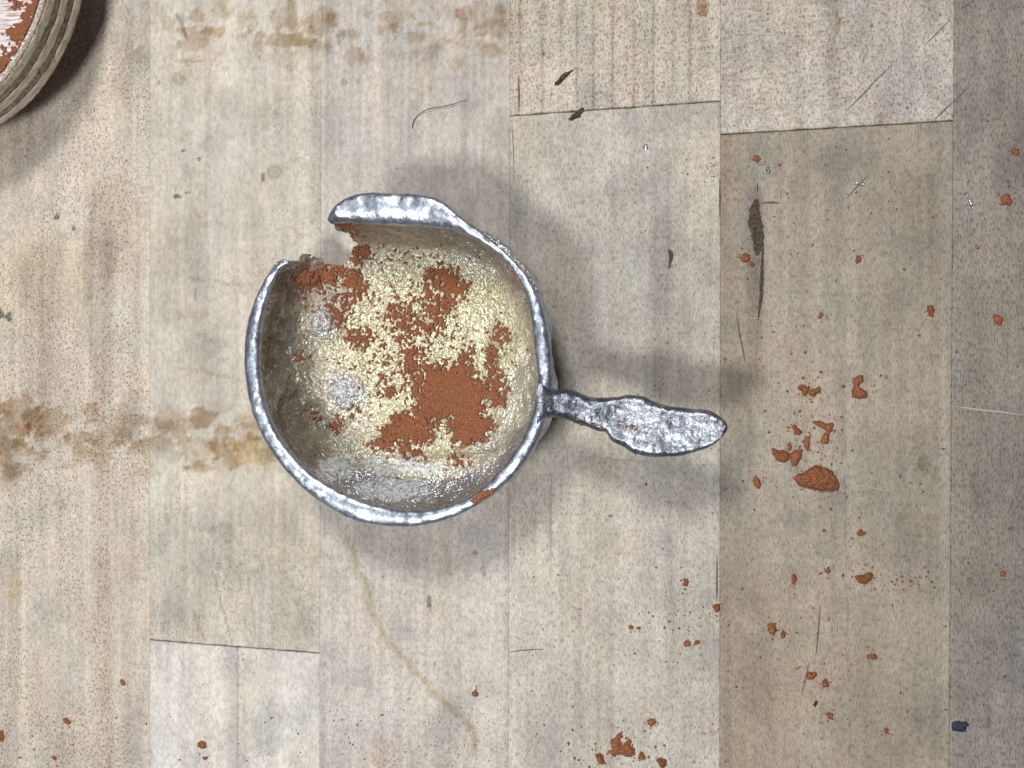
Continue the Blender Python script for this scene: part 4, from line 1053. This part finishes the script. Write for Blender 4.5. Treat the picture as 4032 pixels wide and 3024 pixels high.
# worn whitewashed top
tm = NT('whitewashed_face'); pp = tm.pos((100 * 2.2, 100 * 26, 100))
n = tm.noise(pp, 1.0, 3, 0.6); n2 = tm.noise(tm.pos(), 3.0, 3)
c = tm.mix(tm.ramp(n, 0.35, 0.62), rgba(S(176, 150, 146)), rgba(S(236, 230, 232)))
c = tm.mix(tm.ramp(n2, 0.5, 0.7, 0, 0.4), c, rgba(S(190, 150, 135)))
tm.setp(Base_Color=c, Roughness=0.45, Normal=tm.bump(n, 0.6, 0.0003))
layers = [(0.0, 0.035, M_PO, -0.015), (0.035, 0.20, M_PL, 0.0), (0.20, 0.36, M_PD, -0.014), (0.36, 0.54, M_PL, 0.0), (0.54, 0.70, M_PD, -0.012), (0.70, 0.885, M_PL, -0.004), (0.885, HD, M_PL, -0.02)]
foot_r = DR * 0.55
fa = np.linspace(0, 2 * np.pi, 96, endpoint=False)
frows = [np.stack([dcx + np.cos(fa) * r_, dcy + np.sin(fa) * r_, np.full(96, z_)], 1) for r_, z_ in ((0.01, 0.0), (foot_r - 0.03, 0.0), (foot_r, 0.03), (foot_r, DZ - 0.0), (0.01, DZ))]
mesh_obj('foot', np.stack(frows, 1).reshape(-1, 3), grid_faces(96, 5, wrap_u=True), M_PD, disc)
NA2 = 900
aa = np.linspace(0, 2 * np.pi, NA2, endpoint=False)
layers = [(a + DZ if a < HD - 0.2 and a < 0.9 else a, (b + DZ if b < 0.9 else b), c_, d_) for a, b, c_, d_ in layers]
for li, (z0, z1, mt, off) in enumerate(layers):
    rows = []
    zs = [z0 + 0.003, z0 + 0.02, (z0 + z1) / 2, z1 - 0.02, z1 - 0.003] if z1 - z0 > 0.06 else [z0 + 0.003, z1 - 0.003]
    for zi_, zz in enumerate(zs):
        rr2 = DR + off + 0.014 * (fbm(aa * 30, aa * 0 + li * 7, 50 + li, 4) - 0.5) + 0.008 * (vnoise(aa * 60, aa * 0 + zz * 20, 70 + li) - 0.5)
        if zi_ in (0, len(zs) - 1): rr2 = rr2 - 0.003
        wob = 0.022 * (fbm(aa * 16, aa * 0, 90 + li + (1 if zi_ > len(zs) / 2 else 0), 3) - 0.5) * 2 
        rows.append(np.stack([dcx + np.cos(aa) * rr2, dcy + np.sin(aa) * rr2, np.clip(zz + wob, DZ, HD)], 1))
    # inward shelves close the layer
    def shelf(row, dz): 
        q = row.copy(); q[:, 0] = dcx + (row[:, 0] - dcx) * 0.93; q[:, 1] = dcy + (row[:, 1] - dcy) * 0.93; return q
    rows = [shelf(rows[0], 0)] + rows + [shelf(rows[-1], 0)]
    V = np.stack(rows, 1).reshape(-1, 3)
    Fq = grid_faces(NA2, len(rows), wrap_u=True)
    mesh_obj('ply', V, Fq, mt, disc, attrs={'arc': np.repeat(aa * DR, len(rows)), 'hgt': V[:, 2]})
rr2 = DR - 0.055 + 0.05 * (fbm(aa * 14, aa * 0, 99, 4) - 0.5)
V = [(dcx, dcy, HD + 0.004)] + [(dcx + math.cos(a) * r, dcy + math.sin(a) * r, HD + 0.004) for a, r in zip(aa, rr2)]
F = [(0, 1 + i, 1 + (i + 1) % NA2) for i in range(NA2)]
mesh_obj('top_face', V, np.array(F), tm.m, disc, smooth=False)
# frayed fibres along the upper edge (visible arc)
V = []; F = []
rr3 = np.random.default_rng(5)
for i in range(240):
    a = rr3.uniform(-1.35, 0.35) ; r = DR - 0.05 + rr3.normal(0, 0.035)
    x, y = dcx + math.cos(a) * r, dcy + math.sin(a) * r
    L = rr3.uniform(0.04, 0.16); d = rr3.uniform(0, 6.28); wq = rr3.uniform(0.004, 0.010)
    c0, s0 = math.cos(d), math.sin(d); up = rr3.uniform(0.0, 0.06)
    b = len(V)
    for t in (0, 0.5, 1):
        bend = 0.3 * L * t * t
        px_, py_, pz_ = x + c0 * L * t - s0 * bend, y + s0 * L * t + c0 * bend, HD - 0.01 + up * t + 0.012
        ww = wq * (1 - 0.6 * t)
        V += [(px_ - s0 * ww, py_ + c0 * ww, pz_), (px_ + s0 * ww, py_ - c0 * ww, pz_), (px_, py_, pz_ + ww)]
    for t in (0, 1):
        o0 = b + 3 * t
        for e_ in range(3): F.append((o0 + e_, o0 + (e_ + 1) % 3, o0 + 3 + (e_ + 1) % 3, o0 + 3 + e_))
M_FIB = flat_mat('frayed_fibre', S(206, 198, 176), S(176, 160, 132), 0.7)
fr_ = mesh_obj('frayed_fibres', V, np.array(F), M_FIB, disc, smooth=False); fr_['kind'] = 'stuff'
# red sand dusted on the disc
gn_ = 190
xs = np.linspace(-0.5, 1.05, gn_); 
Xd, Yd = np.meshgrid(dcx + np.linspace(-DR, DR, gn_ * 2), dcy + np.linspace(-DR, DR, gn_ * 2), indexing='ij')
rd = np.hypot(Xd - dcx, Yd - dcy)
nn = fbm(Xd * 3.2, Yd * 3.6, 400, 4) * 0.65 + 0.35 * fbm(Xd * 9, Yd * 11, 401, 3) + 0.07 * sstep(DR - 0.5, DR - 0.1, rd)
nn = nn + 0.22 * (vnoise(Xd * 16, Yd * 18, 405) - 0.5)
msk = (nn - 0.515) * 6
msk = np.where(rd > DR - 0.09, -1, msk)
hd = HD + 0.004 + np.where(msk > 0, 0.006 + 0.04 * np.clip(msk, 0, 1) ** 0.6 + 0.03 * (vnoise(Xd * 30, Yd * 30, 402) - 0.3) * np.clip(msk * 2, 0, 1), -0.01)
kq = msk > -0.12; fk = kq[:-1, :-1] & kq[1:, :-1] & kq[1:, 1:] & kq[:-1, 1:]
fi, fj = np.nonzero(fk); used = np.zeros(Xd.shape, bool)
for a, b in ((0, 0), (1, 0), (1, 1), (0, 1)): used[fi + a, fj + b] = True
idx = -np.ones(Xd.shape, int); idx[used] = np.arange(used.sum())
V = np.stack([Xd[used], Yd[used], hd[used]], 1); Fq = np.stack([idx[fi, fj], idx[fi + 1, fj], idx[fi + 1, fj + 1], idx[fi, fj + 1]], 1)
tag(mesh_obj('disc_sand', V, Fq, M_SAND, origin=(dcx, dcy, HD)), 'red moulding sand clinging to the whitewashed top of the plywood disc', 'sand', kind='stuff')

# settle: tiny pale glossy grains that make small white glints near the top
gp2 = []; gs2 = []
for cx, cy, n_, sx, sy in [(1880, 160, 14, 60, 30), (2560, 30, 20, 60, 18), (2200, 120, 12, 50, 12), (2460, 180, 8, 30, 20), (540, 1760, 5, 20, 12)]:
    for _ in range(n_):
        gp2.append(tuple(float(v) for v in G(random.gauss(cx, sx), random.gauss(cy, sy)))); gs2.append(random.uniform(2.0, 3.6) / 196.0)
M_GLINT = flat_mat('glossy_grain', S(214, 208, 196), S(232, 230, 224), 0.08, spec=0.9, bump=0.1)
tag(grains('glint_grains', gp2, gs2, M_GLINT), 'tiny glossy pale grains near the top edge of the bench', 'glue', kind='stuff')

for o in list(bpy.data.objects):
    if '_o' in o.keys(): del o['_o']
